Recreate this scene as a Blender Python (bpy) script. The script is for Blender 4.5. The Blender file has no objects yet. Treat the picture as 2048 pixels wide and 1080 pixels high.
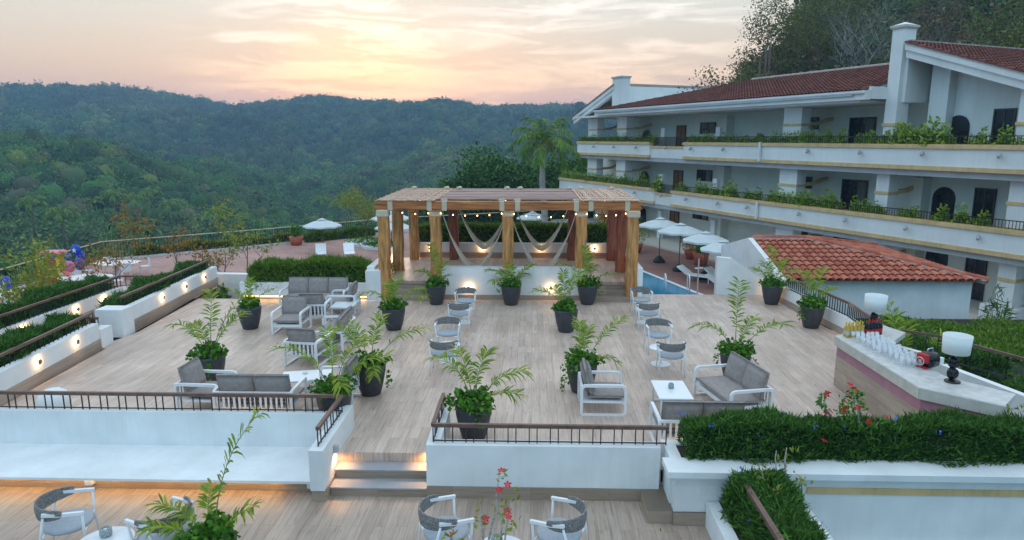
import bpy, math, random
import numpy as np
from mathutils import Vector, Matrix
random.seed(7)
RNG = np.random.default_rng(11)
R = math.radians
scene = bpy.context.scene
COL = scene.collection

# ------------------------------------------------------------------ camera survey
# Surveyed camera: drone hovering 5 m above the upper deck (deck = z 0), 24 mm lens.
FPX, TH, YW, HC = 1367.0, R(10.9), R(1.7), 5.0
def ray(px, py):
    x = (px-1024)/FPX; y = -(py-540)/FPX
    a = math.cos(TH)+y*math.sin(TH); b = -math.sin(TH)+y*math.cos(TH)
    return (x*math.cos(YW)-a*math.sin(YW), x*math.sin(YW)+a*math.cos(YW), b)
def P(px, py, z=0.0):
    d = ray(px, py); t = (z-HC)/d[2]
    return (d[0]*t, d[1]*t, z)
def PY(px, py, Y):
    d = ray(px, py); t = Y/d[1]
    return (d[0]*t, Y, HC+d[2]*t)

# ------------------------------------------------------------------ materials
def _mat(name):
    m = bpy.data.materials.new(name); m.use_nodes = True
    nt = m.node_tree; b = nt.nodes['Principled BSDF']
    return m, nt, b
def mat(name, col, rough=.6, metal=0, var=.08, scale=6, bump=0, bscale=60, spec=None, stretch=None):
    m, nt, b = _mat(name)
    L = nt.links
    tc = nt.nodes.new('ShaderNodeTexCoord')
    src = tc.outputs['Object']
    if stretch:
        mp = nt.nodes.new('ShaderNodeMapping'); mp.inputs['Scale'].default_value = stretch
        L.new(src, mp.inputs[0]); src = mp.outputs[0]
    n = nt.nodes.new('ShaderNodeTexNoise'); n.inputs['Scale'].default_value = scale
    n.inputs['Detail'].default_value = 6; L.new(src, n.inputs['Vector'])
    cr = nt.nodes.new('ShaderNodeValToRGB')
    c = Vector(col[:3])
    lo = [max(0, v*(1-var*1.6)) for v in c]; hi = [min(1, v*(1+var)) for v in c]
    cr.color_ramp.elements[0].position = .3; cr.color_ramp.elements[1].position = .7
    cr.color_ramp.elements[0].color = (*lo, 1); cr.color_ramp.elements[1].color = (*hi, 1)
    L.new(n.outputs[0], cr.inputs[0]); L.new(cr.outputs[0], b.inputs['Base Color'])
    b.inputs['Roughness'].default_value = rough; b.inputs['Metallic'].default_value = metal
    if spec is not None: b.inputs['Specular IOR Level'].default_value = spec
    if bump:
        n2 = nt.nodes.new('ShaderNodeTexNoise'); n2.inputs['Scale'].default_value = bscale
        n2.inputs['Detail'].default_value = 5; L.new(src, n2.inputs['Vector'])
        bp = nt.nodes.new('ShaderNodeBump'); bp.inputs['Strength'].default_value = bump
        bp.inputs['Distance'].default_value = .01
        L.new(n2.outputs[0], bp.inputs['Height']); L.new(bp.outputs[0], b.inputs['Normal'])
    return m
def leafmat(name, cols, rough=.5, trans=.25, attr=None):
    m, nt, b = _mat(name); L = nt.links
    g = nt.nodes.new('ShaderNodeNewGeometry')
    cr = nt.nodes.new('ShaderNodeValToRGB'); e = cr.color_ramp.elements
    while len(e) < len(cols): e.new(.5)
    for i, c in enumerate(cols):
        e[i].position = i/(len(cols)-1); e[i].color = (*c, 1)
    L.new(g.outputs['Random Per Island'], cr.inputs[0])
    src = cr.outputs[0]
    if attr:
        at = nt.nodes.new('ShaderNodeAttribute'); at.attribute_name = attr
        mx = nt.nodes.new('ShaderNodeMixRGB'); mx.blend_type = 'MULTIPLY'; mx.inputs[0].default_value = 1
        L.new(src, mx.inputs[1]); L.new(at.outputs['Color'], mx.inputs[2]); src = mx.outputs[0]
    L.new(src, b.inputs['Base Color']); b.inputs['Roughness'].default_value = rough
    b.inputs['Specular IOR Level'].default_value = .22
    if trans:
        tr = nt.nodes.new('ShaderNodeBsdfTranslucent'); L.new(src, tr.inputs[0])
        ms = nt.nodes.new('ShaderNodeMixShader'); ms.inputs[0].default_value = trans
        out = nt.nodes['Material Output']
        L.new(b.outputs[0], ms.inputs[1]); L.new(tr.outputs[0], ms.inputs[2]); L.new(ms.outputs[0], out.inputs[0])
    return m
def emit(name, col, s):
    m, nt, b = _mat(name)
    b.inputs['Base Color'].default_value = (*col, 1)
    b.inputs['Emission Color'].default_value = (*col, 1); b.inputs['Emission Strength'].default_value = s
    return m
def plankmat(name, along='Y', c1=(.42, .35, .30), c2=(.24, .19, .16), rough=.38, w=.2, ln=1.2, off=(0, 0, 0)):
    m, nt, b = _mat(name); L = nt.links
    tc = nt.nodes.new('ShaderNodeTexCoord'); mp = nt.nodes.new('ShaderNodeMapping')
    mp.inputs['Location'].default_value = off
    rot = {'Y': (0, 0, R(90)), 'X': (0, 0, 0), 'XZ': (R(90), 0, 0), 'YZ': (R(90), 0, R(90))}[along]
    if along == 'YZ': rot = (0, R(90), R(90))
    mp.inputs['Rotation'].default_value = rot
    L.new(tc.outputs['Object'], mp.inputs[0])
    br = nt.nodes.new('ShaderNodeTexBrick'); br.offset = .37; br.offset_frequency = 2
    br.inputs['Scale'].default_value = 1; br.inputs['Brick Width'].default_value = ln
    br.inputs['Row Height'].default_value = w; br.inputs['Mortar Size'].default_value = .0022
    br.inputs['Mortar Smooth'].default_value = .3; br.inputs['Bias'].default_value = 0
    br.inputs['Color1'].default_value = (0, 0, 0, 1); br.inputs['Color2'].default_value = (1, 1, 1, 1)
    br.inputs['Mortar'].default_value = (.5, .5, .5, 1)
    L.new(mp.outputs[0], br.inputs['Vector'])
    # grain, offset per plank
    add = nt.nodes.new('ShaderNodeVectorMath'); add.operation = 'MULTIPLY_ADD'
    add.inputs[1].default_value = (37, 19, 0); L.new(br.outputs['Color'], add.inputs[0]); L.new(mp.outputs[0], add.inputs[2])
    m2 = nt.nodes.new('ShaderNodeMapping'); m2.inputs['Scale'].default_value = (.9, 16, 1.6)
    L.new(add.outputs[0], m2.inputs[0])
    n = nt.nodes.new('ShaderNodeTexNoise'); n.inputs['Scale'].default_value = 1.6; n.inputs['Detail'].default_value = 9
    n.inputs['Roughness'].default_value = .65; n.inputs['Distortion'].default_value = .6; L.new(m2.outputs[0], n.inputs['Vector'])
    cr = nt.nodes.new('ShaderNodeValToRGB'); e = cr.color_ramp.elements
    e[0].position = .28; e[1].position = .66; e[0].color = (*c2, 1); e[1].color = (*c1, 1)
    mid = e.new(.46); mid.color = (*[(a*.7+d*.3) for a, d in zip(c1, c2)], 1)
    L.new(n.outputs[0], cr.inputs[0])
    mx = nt.nodes.new('ShaderNodeMixRGB'); mx.blend_type = 'MULTIPLY'; mx.inputs[0].default_value = 1
    rr = nt.nodes.new('ShaderNodeValToRGB'); rr.color_ramp.elements[0].color = (.87, .85, .84, 1); rr.color_ramp.elements[1].color = (1.07, 1.07, 1.09, 1)
    L.new(br.outputs['Color'], rr.inputs[0]); L.new(cr.outputs[0], mx.inputs[1]); L.new(rr.outputs[0], mx.inputs[2])
    m3 = nt.nodes.new('ShaderNodeMixRGB'); m3.inputs[2].default_value = (*[v*.7 for v in c2], 1)
    wn = nt.nodes.new('ShaderNodeTexNoise'); wn.inputs['Scale'].default_value = .55; wn.inputs['Detail'].default_value = 7; wn.inputs['Roughness'].default_value = .6; L.new(tc.outputs['Object'], wn.inputs['Vector'])
    wr = nt.nodes.new('ShaderNodeValToRGB'); wr.color_ramp.elements[0].position = .35; wr.color_ramp.elements[1].position = .62
    wr.color_ramp.elements[0].color = (.80, .79, .78, 1); wr.color_ramp.elements[1].color = (1.04, 1.03, 1.02, 1); L.new(wn.outputs[0], wr.inputs[0])
    m5 = nt.nodes.new('ShaderNodeMixRGB'); m5.blend_type = 'MULTIPLY'; m5.inputs[0].default_value = 1; L.new(mx.outputs[0], m5.inputs[1]); L.new(wr.outputs[0], m5.inputs[2])
    rg_ = nt.nodes.new('ShaderNodeMapRange'); rg_.inputs[3].default_value = rough+.12; rg_.inputs[4].default_value = rough-.08; L.new(wn.outputs[0], rg_.inputs[0]); L.new(rg_.outputs[0], b.inputs['Roughness'])
    L.new(br.outputs['Fac'], m3.inputs[0]); L.new(m5.outputs[0], m3.inputs[1])
    L.new(m3.outputs[0], b.inputs['Base Color'])
    bp = nt.nodes.new('ShaderNodeBump'); bp.inputs['Strength'].default_value = .25; bp.inputs['Distance'].default_value = .003
    L.new(n.outputs[0], bp.inputs['Height']); L.new(bp.outputs[0], b.inputs['Normal'])
    return m
def brickmat(name, c1, c2, mortar, w=.2, h=.1, rough=.8):
    m, nt, b = _mat(name); L = nt.links
    tc = nt.nodes.new('ShaderNodeTexCoord')
    br = nt.nodes.new('ShaderNodeTexBrick'); br.inputs['Scale'].default_value = 1
    br.inputs['Brick Width'].default_value = w; br.inputs['Row Height'].default_value = h; br.inputs['Mortar Size'].default_value = .008
    br.inputs['Color1'].default_value = (*c1, 1); br.inputs['Color2'].default_value = (*c2, 1); br.inputs['Mortar'].default_value = (*mortar, 1)
    L.new(tc.outputs['Object'], br.inputs['Vector'])
    n = nt.nodes.new('ShaderNodeTexNoise'); n.inputs['Scale'].default_value = .6; n.inputs['Detail'].default_value = 5
    L.new(tc.outputs['Object'], n.inputs['Vector'])
    cr = nt.nodes.new('ShaderNodeValToRGB'); cr.color_ramp.elements[0].position = .3; cr.color_ramp.elements[1].position = .7
    cr.color_ramp.elements[0].color = (.8, .8, .8, 1); cr.color_ramp.elements[1].color = (1.1, 1.1, 1.1, 1)
    L.new(n.outputs[0], cr.inputs[0])
    mx = nt.nodes.new('ShaderNodeMixRGB'); mx.blend_type = 'MULTIPLY'; mx.inputs[0].default_value = 1
    L.new(br.outputs['Color'], mx.inputs[1]); L.new(cr.outputs[0], mx.inputs[2]); L.new(mx.outputs[0], b.inputs['Base Color'])
    b.inputs['Roughness'].default_value = rough
    return m

M = {}
M['plaster'] = mat('white_plaster', (.80, .81, .80), .75, var=.06, scale=1.6, bump=.15, bscale=40)
M['plaster2'] = mat('building_plaster', (.78, .79, .77), .8, var=.05, scale=.7, bump=.15, bscale=30)
M['roomwall'] = mat('room_wall_paint', (.84, .82, .72), .8, var=.05, scale=.8)
M['ochre'] = mat('ochre_moulding', (.68, .47, .22), .7, var=.1, scale=2)
M['slabgrey'] = mat('grey_slab', (.45, .46, .47), .8, var=.1, scale=1.2)
M['concrete'] = mat('concrete', (.42, .41, .39), .85, var=.12, scale=2, bump=.2)
M['greytile'] = mat('grey_step_tile', (.36, .36, .38), .45, var=.06, scale=5)
M['deck'] = plankmat('wood_look_deck_tile', 'Y', (.72, .565, .465), (.33, .245, .19), w=.16)
M['deck_lower'] = plankmat('darker_deck_tile', 'Y', (.55, .43, .34), (.27, .19, .14), w=.16)  # same plank tile in a darker, browner tone
M['deckdiag'] = plankmat('wood_look_side_tile', 'YZ', (.54, .43, .34), (.32, .24, .18), off=(.1, .05, 0))
M['skirt'] = plankmat('wood_look_skirting', 'XZ', (.44, .34, .26), (.26, .19, .13))
M['white_metal'] = mat('white_powder_metal', (.82, .83, .84), .35, var=.02)
M['white_top'] = mat('white_glass_top', (.82, .85, .87), .15, var=.02)
M['cushion'] = mat('grey_cushion_fabric', (.34, .295, .275), .95, var=.1, scale=14, bump=.5, bscale=220)
M['rope'] = mat('dark_rope_weave', (.25, .24, .23), .9, var=.35, scale=50, bump=.8, bscale=120)
M['seatpad'] = mat('light_seat_pad', (.40, .42, .45), .9, var=.05, scale=20, bump=.3, bscale=200)
M['pot'] = mat('charcoal_pot', (.045, .047, .055), .45, var=.15, scale=9)
M['soil'] = mat('dark_soil', (.05, .035, .025), .95, var=.3, scale=30)
M['iron'] = mat('black_iron', (.03, .028, .028), .45, .2, var=.1)
M['handrail'] = mat('brown_wood_handrail', (.16, .085, .065), .45, var=.2, scale=8, stretch=(1, .2, 1))
M['timber'] = mat('orange_timber', (.58, .265, .08), .6, var=.35, scale=5, bump=.3, bscale=20, stretch=(3, 3, .35))
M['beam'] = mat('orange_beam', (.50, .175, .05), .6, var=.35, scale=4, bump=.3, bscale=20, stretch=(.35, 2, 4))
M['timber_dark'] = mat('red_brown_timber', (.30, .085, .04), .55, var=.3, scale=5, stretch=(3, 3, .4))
M['ropelight'] = mat('pale_rope', (.70, .60, .44), .9, var=.3, scale=40, bump=.6, bscale=90, stretch=(1, 1, 6))
M['reed'] = mat('pink_reed', (.76, .50, .37), .7, var=.4, scale=7, stretch=(12, 1, 12))
M['roofcloth'] = mat('brown_roof_boards', (.36, .23, .20), .75, var=.35, scale=5, stretch=(.3, 5, 1))
M['net'] = mat('cream_cotton_net', (.90, .82, .66), .9, var=.05, scale=30)
M['tile'] = leafmat('terracotta_tile', [(.36, .085, .05), (.46, .13, .075), (.56, .19, .11), (.40, .12, .08)], .75, 0)
M['tile_dark'] = leafmat('weathered_roof_tile', [(.10, .032, .025), (.15, .045, .033), (.21, .068, .047), (.13, .05, .04)], .85, 0)
M['mortar'] = mat('ridge_mortar', (.42, .33, .29), .85, var=.25, scale=8)
M['paving'] = brickmat('terracotta_paving', (.40, .22, .185), (.46, .265, .22), (.44, .34, .30), .4, .4)
M['paving_dark'] = brickmat('wet_terracotta_paving', (.26, .125, .10), (.30, .15, .12), (.28, .18, .15), .3, .3, .55)
M['kerb'] = mat('pale_stone_kerb', (.60, .58, .56), .8, var=.1)
M['brick'] = brickmat('brown_brick', (.25, .13, .09), (.32, .18, .12), (.3, .25, .2), .22, .08)
M['door'] = mat('orange_wood_door', (.33, .12, .04), .5, var=.2, scale=6)
M['darkglass'] = mat('dark_window_glass', (.018, .018, .022), .12, var=.2)
M['frame'] = mat('dark_window_frame', (.05, .04, .035), .5)
M['umbrella'] = mat('pale_umbrella_canvas', (.62, .66, .66), .85, var=.05, scale=4)
M['pole'] = mat('brown_pole', (.12, .07, .05), .5)
M['blackbag'] = mat('black_base_cover', (.025, .025, .028), .7, var=.3, scale=10)
M['terracotta'] = mat('terracotta_pot', (.42, .10, .05), .6, var=.15)
M['bark'] = mat('brown_bark', (.13, .09, .065), .9, var=.35, scale=14, bump=.8, bscale=30, stretch=(1, 1, .3))
M['palebark'] = mat('pale_bark', (.38, .36, .33), .9, var=.3, scale=9, bump=.6, bscale=30, stretch=(1, 1, 3))
M['stem'] = mat('green_stem', (.16, .22, .05), .5, var=.2, scale=12)
M['palm'] = leafmat('areca_leaf', [(.10, .19, .012), (.22, .33, .025), (.40, .44, .05), (.15, .25, .02)], .45, .3)
M['palmbig'] = leafmat('coconut_frond', [(.04, .13, .012), (.10, .24, .02), (.30, .36, .04)], .5, .2)
M['cover'] = leafmat('pot_ground_cover', [(.03, .10, .01), (.07, .20, .015), (.13, .31, .025), (.05, .15, .012)], .5, .2)
M['hedge'] = leafmat('grassy_hedge', [(.018, .055, .012), (.055, .15, .022), (.13, .28, .04), (.035, .11, .02)], .55, .25)
M['hedge2'] = leafmat('clipped_hedge', [(.07, .15, .015), (.13, .24, .022), (.22, .33, .04)], .55, .2)
M['darkleaf'] = leafmat('dark_leaf', [(.018, .06, .012), (.05, .14, .02), (.10, .23, .03)], .5, .15)
M['yellowleaf'] = leafmat('yellow_green_leaf', [(.16, .22, .02), (.28, .32, .04), (.38, .34, .05)], .5, .3)
M['orangeleaf'] = leafmat('autumn_leaf', [(.35, .12, .02), (.45, .20, .03), (.22, .18, .03), (.5, .16, .03)], .5, .3)
M['croton'] = leafmat('croton_leaf', [(.5, .32, .04), (.6, .2, .04), (.2, .25, .04)], .5, .3)
M['dryleaf'] = leafmat('dry_hill_leaf', [(.05, .055, .02), (.09, .10, .03), (.14, .12, .05), (.06, .07, .03)], .7, .15)
M['shrubleaf'] = leafmat('balcony_leaf', [(.13, .25, .025), (.26, .40, .04), (.46, .54, .08)], .5, .25)
M['redflower'] = leafmat('red_petal', [(.55, .015, .02), (.75, .04, .05), (.6, .02, .04)], .5, .2)
M['blueflower'] = leafmat('blue_petal', [(.10, .14, .65), (.16, .2, .8)], .5, .2)
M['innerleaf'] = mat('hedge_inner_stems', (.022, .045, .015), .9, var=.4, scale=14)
M['pinkflower'] = leafmat('pink_petal', [(.7, .1, .2), (.8, .2, .3)], .5, .2)
M['disc'] = mat('bronze_lamp_disc', (.30, .21, .13), .4, .5)
def streaks(m, amt=.10):
    nt = m.node_tree; L = nt.links; b = nt.nodes['Principled BSDF']; src = b.inputs['Base Color'].links[0].from_socket
    tc = nt.nodes.new('ShaderNodeTexCoord'); mp = nt.nodes.new('ShaderNodeMapping'); mp.inputs['Scale'].default_value = (5, 5, .45); L.new(tc.outputs['Object'], mp.inputs[0])
    n = nt.nodes.new('ShaderNodeTexNoise'); n.inputs['Scale'].default_value = 1.7; n.inputs['Detail'].default_value = 8; n.inputs['Roughness'].default_value = .7; L.new(mp.outputs[0], n.inputs['Vector'])
    cr = nt.nodes.new('ShaderNodeValToRGB'); e = cr.color_ramp.elements; e[0].position = .30; e[1].position = .52; e[0].color = (1-amt, 1-amt*1.1, 1-amt*1.3, 1); e[1].color = (1, 1, 1, 1); L.new(n.outputs[0], cr.inputs[0])
    mx = nt.nodes.new('ShaderNodeMixRGB'); mx.blend_type = 'MULTIPLY'; mx.inputs[0].default_value = 1; L.new(src, mx.inputs[1]); L.new(cr.outputs[0], mx.inputs[2]); L.new(mx.outputs[0], b.inputs['Base Color'])
streaks(M['plaster'], .05); streaks(M['plaster2'], .07); streaks(M['roomwall'], .05); streaks(M['ochre'], .2)
M['curtain'] = mat('beige_curtain', (.20, .17, .14), .9, var=.3, scale=3, stretch=(6, 6, .2))
M['whiteled'] = emit('warm_led', (1, .56, .10), 10.0)
M['bulb'] = emit('warm_bulb', (1, .62, .25), 9)
M['shade'] = mat('white_lamp_shade', (.80, .82, .80), .8, var=.02)
M['gloss_black'] = mat('gloss_black', (.012, .012, .014), .12, var=.1)
M['red'] = mat('red_plastic', (.60, .02, .02), .35, var=.08)
M['yellow'] = mat('yellow_plastic', (.75, .60, .04), .4, var=.05)
M['blue'] = mat('blue_plastic', (.015, .06, .48), .35, var=.1)
M['pink'] = mat('pink_plastic', (.80, .16, .32), .4, var=.05)
M['stone'] = mat('countertop_stone', (.62, .61, .58), .35, var=.12, scale=9)
M['stone_edge'] = mat('cream_stone', (.58, .54, .47), .6, var=.08)
M['pinkpanel'] = mat('mauve_panel', (.42, .19, .24), .5, var=.1, scale=4)
M['marble'] = mat('white_marble', (.74, .76, .78), .2, var=.1, scale=5)
M['ceramic'] = mat('mottled_grey_ceramic', (.36, .40, .40), .6, var=.4, scale=60)
M['pooltile'] = mat('blue_pool_tile', (.03, .30, .46), .3, var=.1, scale=3)
M['white_paint'] = mat('white_kerb_paint', (.72, .74, .76), .7, var=.06)
M['chrome'] = mat('brushed_steel', (.6, .6, .62), .25, .9)
m, nt, b = _mat('drinking_glass'); b.inputs['Base Color'].default_value = (.9, .93, .95, 1); b.inputs['Roughness'].default_value = .06; b.inputs['Specular IOR Level'].default_value = 1.0; b.inputs['Alpha'].default_value = .42; M['glass'] = m
m, nt, b = _mat('gold_liquor'); b.inputs['Base Color'].default_value = (.75, .50, .08, 1); b.inputs['Transmission Weight'].default_value = .3; b.inputs['Roughness'].default_value = .1; M['gold'] = m
m, nt, b = _mat('pool_water'); b.inputs['Base Color'].default_value = (.01, .20, .34, 1); b.inputs['Roughness'].default_value = .06; b.inputs['Specular IOR Level'].default_value = .3
n = nt.nodes.new('ShaderNodeTexNoise'); n.inputs['Scale'].default_value = 1.5; bp = nt.nodes.new('ShaderNodeBump'); bp.inputs['Strength'].default_value = .25
nt.links.new(n.outputs[0], bp.inputs['Height']); nt.links.new(bp.outputs[0], b.inputs['Normal']); M['water'] = m
M['hillground'] = mat('forest_floor', (.045, .065, .03), .95, var=.4, scale=.05)
M['forest'] = leafmat('forest_leaf', [(.7, .7, .7), (1, 1, 1), (1.3, 1.3, 1.2)], .7, .15, 'tint')

# ------------------------------------------------------------------ geometry helpers
class MB:
    def __init__(s): s.v = []; s.f = []
    def add(s, vs, fs):
        o = len(s.v); s.v.extend(tuple(map(float, v)) for v in vs); s.f.extend(tuple(i+o for i in f) for f in fs); return s
    def box(s, x0, x1, y0, y1, z0, z1, ch=0):
        if x0 > x1: x0, x1 = x1, x0
        if y0 > y1: y0, y1 = y1, y0
        if z0 > z1: z0, z1 = z1, z0
        if ch:
            c = min(ch, (x1-x0)*.45, (y1-y0)*.45, (z1-z0)*.45)
            vs = []
            for z, i in ((z0, c), (z0+c, 0), (z1-c, 0), (z1, c)):
                a = c if i else 0
                k = c*.6 if not i else c
                X0, X1, Y0, Y1 = x0+a, x1-a, y0+a, y1-a
                vs += [(X0+k, Y0, z), (X1-k, Y0, z), (X1, Y0+k, z), (X1, Y1-k, z), (X1-k, Y1, z), (X0+k, Y1, z), (X0, Y1-k, z), (X0, Y0+k, z)]
            fs = [tuple(range(7, -1, -1)), tuple(range(24, 32))]
            for l in range(3):
                for i in range(8):
                    fs.append((l*8+i, l*8+(i+1) % 8, l*8+8+(i+1) % 8, l*8+8+i))
            return s.add(vs, fs)
        return s.add([(x0, y0, z0), (x1, y0, z0), (x1, y1, z0), (x0, y1, z0), (x0, y0, z1), (x1, y0, z1), (x1, y1, z1), (x0, y1, z1)],
                     [(3, 2, 1, 0), (4, 5, 6, 7), (0, 1, 5, 4), (1, 2, 6, 5), (2, 3, 7, 6), (3, 0, 4, 7)])
    def prism(s, pts, z0, z1):
        n = len(pts)
        ar = sum(pts[i][0]*pts[(i+1) % n][1]-pts[(i+1) % n][0]*pts[i][1] for i in range(n))
        if ar < 0: pts = pts[::-1]
        vs = [(p[0], p[1], z0) for p in pts]+[(p[0], p[1], z1) for p in pts]
        return s.add(vs, [tuple(range(n-1, -1, -1)), tuple(range(n, 2*n))]+[(i, (i+1) % n, n+(i+1) % n, n+i) for i in range(n)])
    def wall(s, a, b, z0, z1, t, side=0):
        a = Vector(a[:2]); b = Vector(b[:2]); d = (b-a).normalized(); n = Vector((-d.y, d.x))
        o1 = n*t*(.5+side*.5); o0 = n*t*(-.5+side*.5)
        return s.prism([a+o0, b+o0, b+o1, a+o1], z0, z1)
    def extr(s, pts, vec):
        n = len(pts); vec = Vector(vec); p = [Vector(q) for q in pts]
        return s.add(p+[q+vec for q in p], [tuple(range(n-1, -1, -1)), tuple(range(n, 2*n))]+[(i, (i+1) % n, n+(i+1) % n, n+i) for i in range(n)])
    def tube(s, pts, r, n=6, sq=False, cap=True):
        pts = [Vector(p) for p in pts]
        if not hasattr(r, '__len__'): r = [r]*len(pts)
        if sq: n = 4
        up = None; rings = []
        for i, p in enumerate(pts):
            t = ((pts[i+1]-p) if i < len(pts)-1 else (p-pts[i-1]))
            if 0 < i < len(pts)-1: t = (pts[i+1]-p).normalized()+(p-pts[i-1]).normalized()
            if t.length < 1e-9: t = Vector((0, 0, 1))
            t.normalize()
            if up is None:
                up = Vector((0, 0, 1)) if abs(t.z) < .9 else Vector((1, 0, 0))
            a = t.cross(up)
            if a.length < 1e-4: a = t.cross(Vector((0, 1, 0)))
            a.normalize(); b = a.cross(t).normalized(); up = b
            k = r[i]*(1.414 if sq else 1); o = math.pi/4 if sq else 0
            rings.append([p+a*math.cos(o+2*math.pi*j/n)*k+b*math.sin(o+2*math.pi*j/n)*k for j in range(n)])
        fs = []
        for i in range(len(pts)-1):
            for j in range(n):
                fs.append((i*n+j, i*n+(j+1) % n, (i+1)*n+(j+1) % n, (i+1)*n+j))
        if cap: fs += [tuple(range(n-1, -1, -1)), tuple(range((len(pts)-1)*n, len(pts)*n))]
        return s.add([v for rg in rings for v in rg], fs)
    def lathe(s, prof, n=24, c=(0, 0, 0)):
        vs = []; fs = []
        for r, z in prof:
            for j in range(n):
                a = 2*math.pi*j/n; vs.append((c[0]+r*math.cos(a), c[1]+r*math.sin(a), c[2]+z))
        for i in range(len(prof)-1):
            for j in range(n): fs.append((i*n+j, i*n+(j+1) % n, (i+1)*n+(j+1) % n, (i+1)*n+j))
        if prof[0][0] > 1e-4: fs.append(tuple(range(n-1, -1, -1)))
        if prof[-1][0] > 1e-4: fs.append(tuple(range((len(prof)-1)*n, len(prof)*n)))
        return s.add(vs, fs)
    def ball(s, c, r, n=8, sz=1):
        return s.lathe([(r*math.sin(math.pi*i/n), -r*sz*math.cos(math.pi*i/n)) for i in range(n+1)], n*2, c)
    def xf(s, fn): s.v = [fn(v) for v in s.v]; return s

def tag(o, label=None, cat=None, group=None, kind=None):
    if label: o['label'] = label
    if cat: o['category'] = cat
    if group: o['group'] = group
    if kind: o['kind'] = kind
    return o
def tolocal(V, parent):
    if parent is None: return V
    mw = np.array(world(parent).inverted())
    return V @ mw[:3, :3].T + mw[:3, 3]
def world(o):
    m = Matrix.LocRotScale(o.location, o.rotation_euler, o.scale)
    return world(o.parent) @ m if o.parent else m
def mkobj(name, mesh, m, parent=None, smooth=False):
    mesh.materials.append(m)
    if smooth: mesh.polygons.foreach_set('use_smooth', [True]*len(mesh.polygons))
    o = bpy.data.objects.new(name, mesh); COL.objects.link(o); o.parent = parent
    return o
def build(name, mb, m, parent=None, smooth=False, wld=False):
    me = bpy.data.meshes.new(name)
    vs = mb.v
    if wld and parent is not None:
        vs = tolocal(np.array(vs, dtype=float), parent).tolist()
    me.from_pydata(vs, [], mb.f); me.update()
    o = mkobj(name, me, m, parent, smooth)
    return o
def buildnp(name, V, F, m, parent=None, wld=False, attr=None, smooth=False):
    V = np.asarray(V, dtype=np.float64)
    if wld and parent is not None: V = tolocal(V, parent)
    me = bpy.data.meshes.new(name); k = F.shape[1]
    me.vertices.add(len(V)); me.vertices.foreach_set('co', V.astype(np.float32).ravel())
    me.loops.add(F.size); me.loops.foreach_set('vertex_index', F.astype(np.int32).ravel())
    me.polygons.add(len(F)); me.polygons.foreach_set('loop_start', np.arange(0, F.size, k, dtype=np.int32))
    me.update(calc_edges=True)
    if attr is not None:
        a = me.color_attributes.new('tint', 'FLOAT_COLOR', 'POINT'); a.data.foreach_set('color', attr.astype(np.float32).ravel())
    return mkobj(name, me, m, parent, smooth)
def empty(name, loc, rz=0, label=None, cat=None, group=None):
    o = bpy.data.objects.new(name, None); COL.objects.link(o); o.location = loc; o.rotation_euler = (0, 0, rz)
    o.empty_display_size = .2
    return tag(o, label, cat, group)
def copy_tree(o, parent=None):
    c = o.copy(); COL.objects.link(c); c.parent = parent
    for ch in list(o.children): copy_tree(ch, c)
    return c
def copy_at(o, loc, rz=0, label=None, group=None, scale=None):
    c = copy_tree(o); c.location = loc; c.rotation_euler = (0, 0, rz)
    if label: c['label'] = label
    if group: c['group'] = group
    if scale: c.scale = (scale,)*3 if not hasattr(scale, '__len__') else scale
    return c
def nrm(a): return a/np.maximum(np.linalg.norm(a, axis=-1, keepdims=True), 1e-9)
def leafcloud(C, L, W, D=None, rng=RNG, jit=.6):
    """rhombus leaves: centres C, length L, width W, preferred direction D"""
    n = len(C); d = rng.normal(size=(n, 3))
    if D is not None: d = D+jit*d
    d = nrm(d); q = nrm(np.cross(d, rng.normal(size=(n, 3))))
    L = (L*rng.uniform(.7, 1.3, (n, 1))); W = (W*rng.uniform(.7, 1.3, (n, 1)))
    up = np.cross(d, q)
    V = np.stack([C-d*L*.5, C+q*W*.5+up*W*.12, C+d*L*.5-up*W*.15, C-q*W*.5+up*W*.12], 1).reshape(-1, 3)
    F = np.arange(n*4).reshape(-1, 4)
    return V, F
def cat(*vf):
    Vs = []; Fs = []; o = 0
    for V, F in vf: Vs.append(V); Fs.append(F+o); o += len(V)
    return np.concatenate(Vs), np.concatenate(Fs)
def group_unique(): pass
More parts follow.
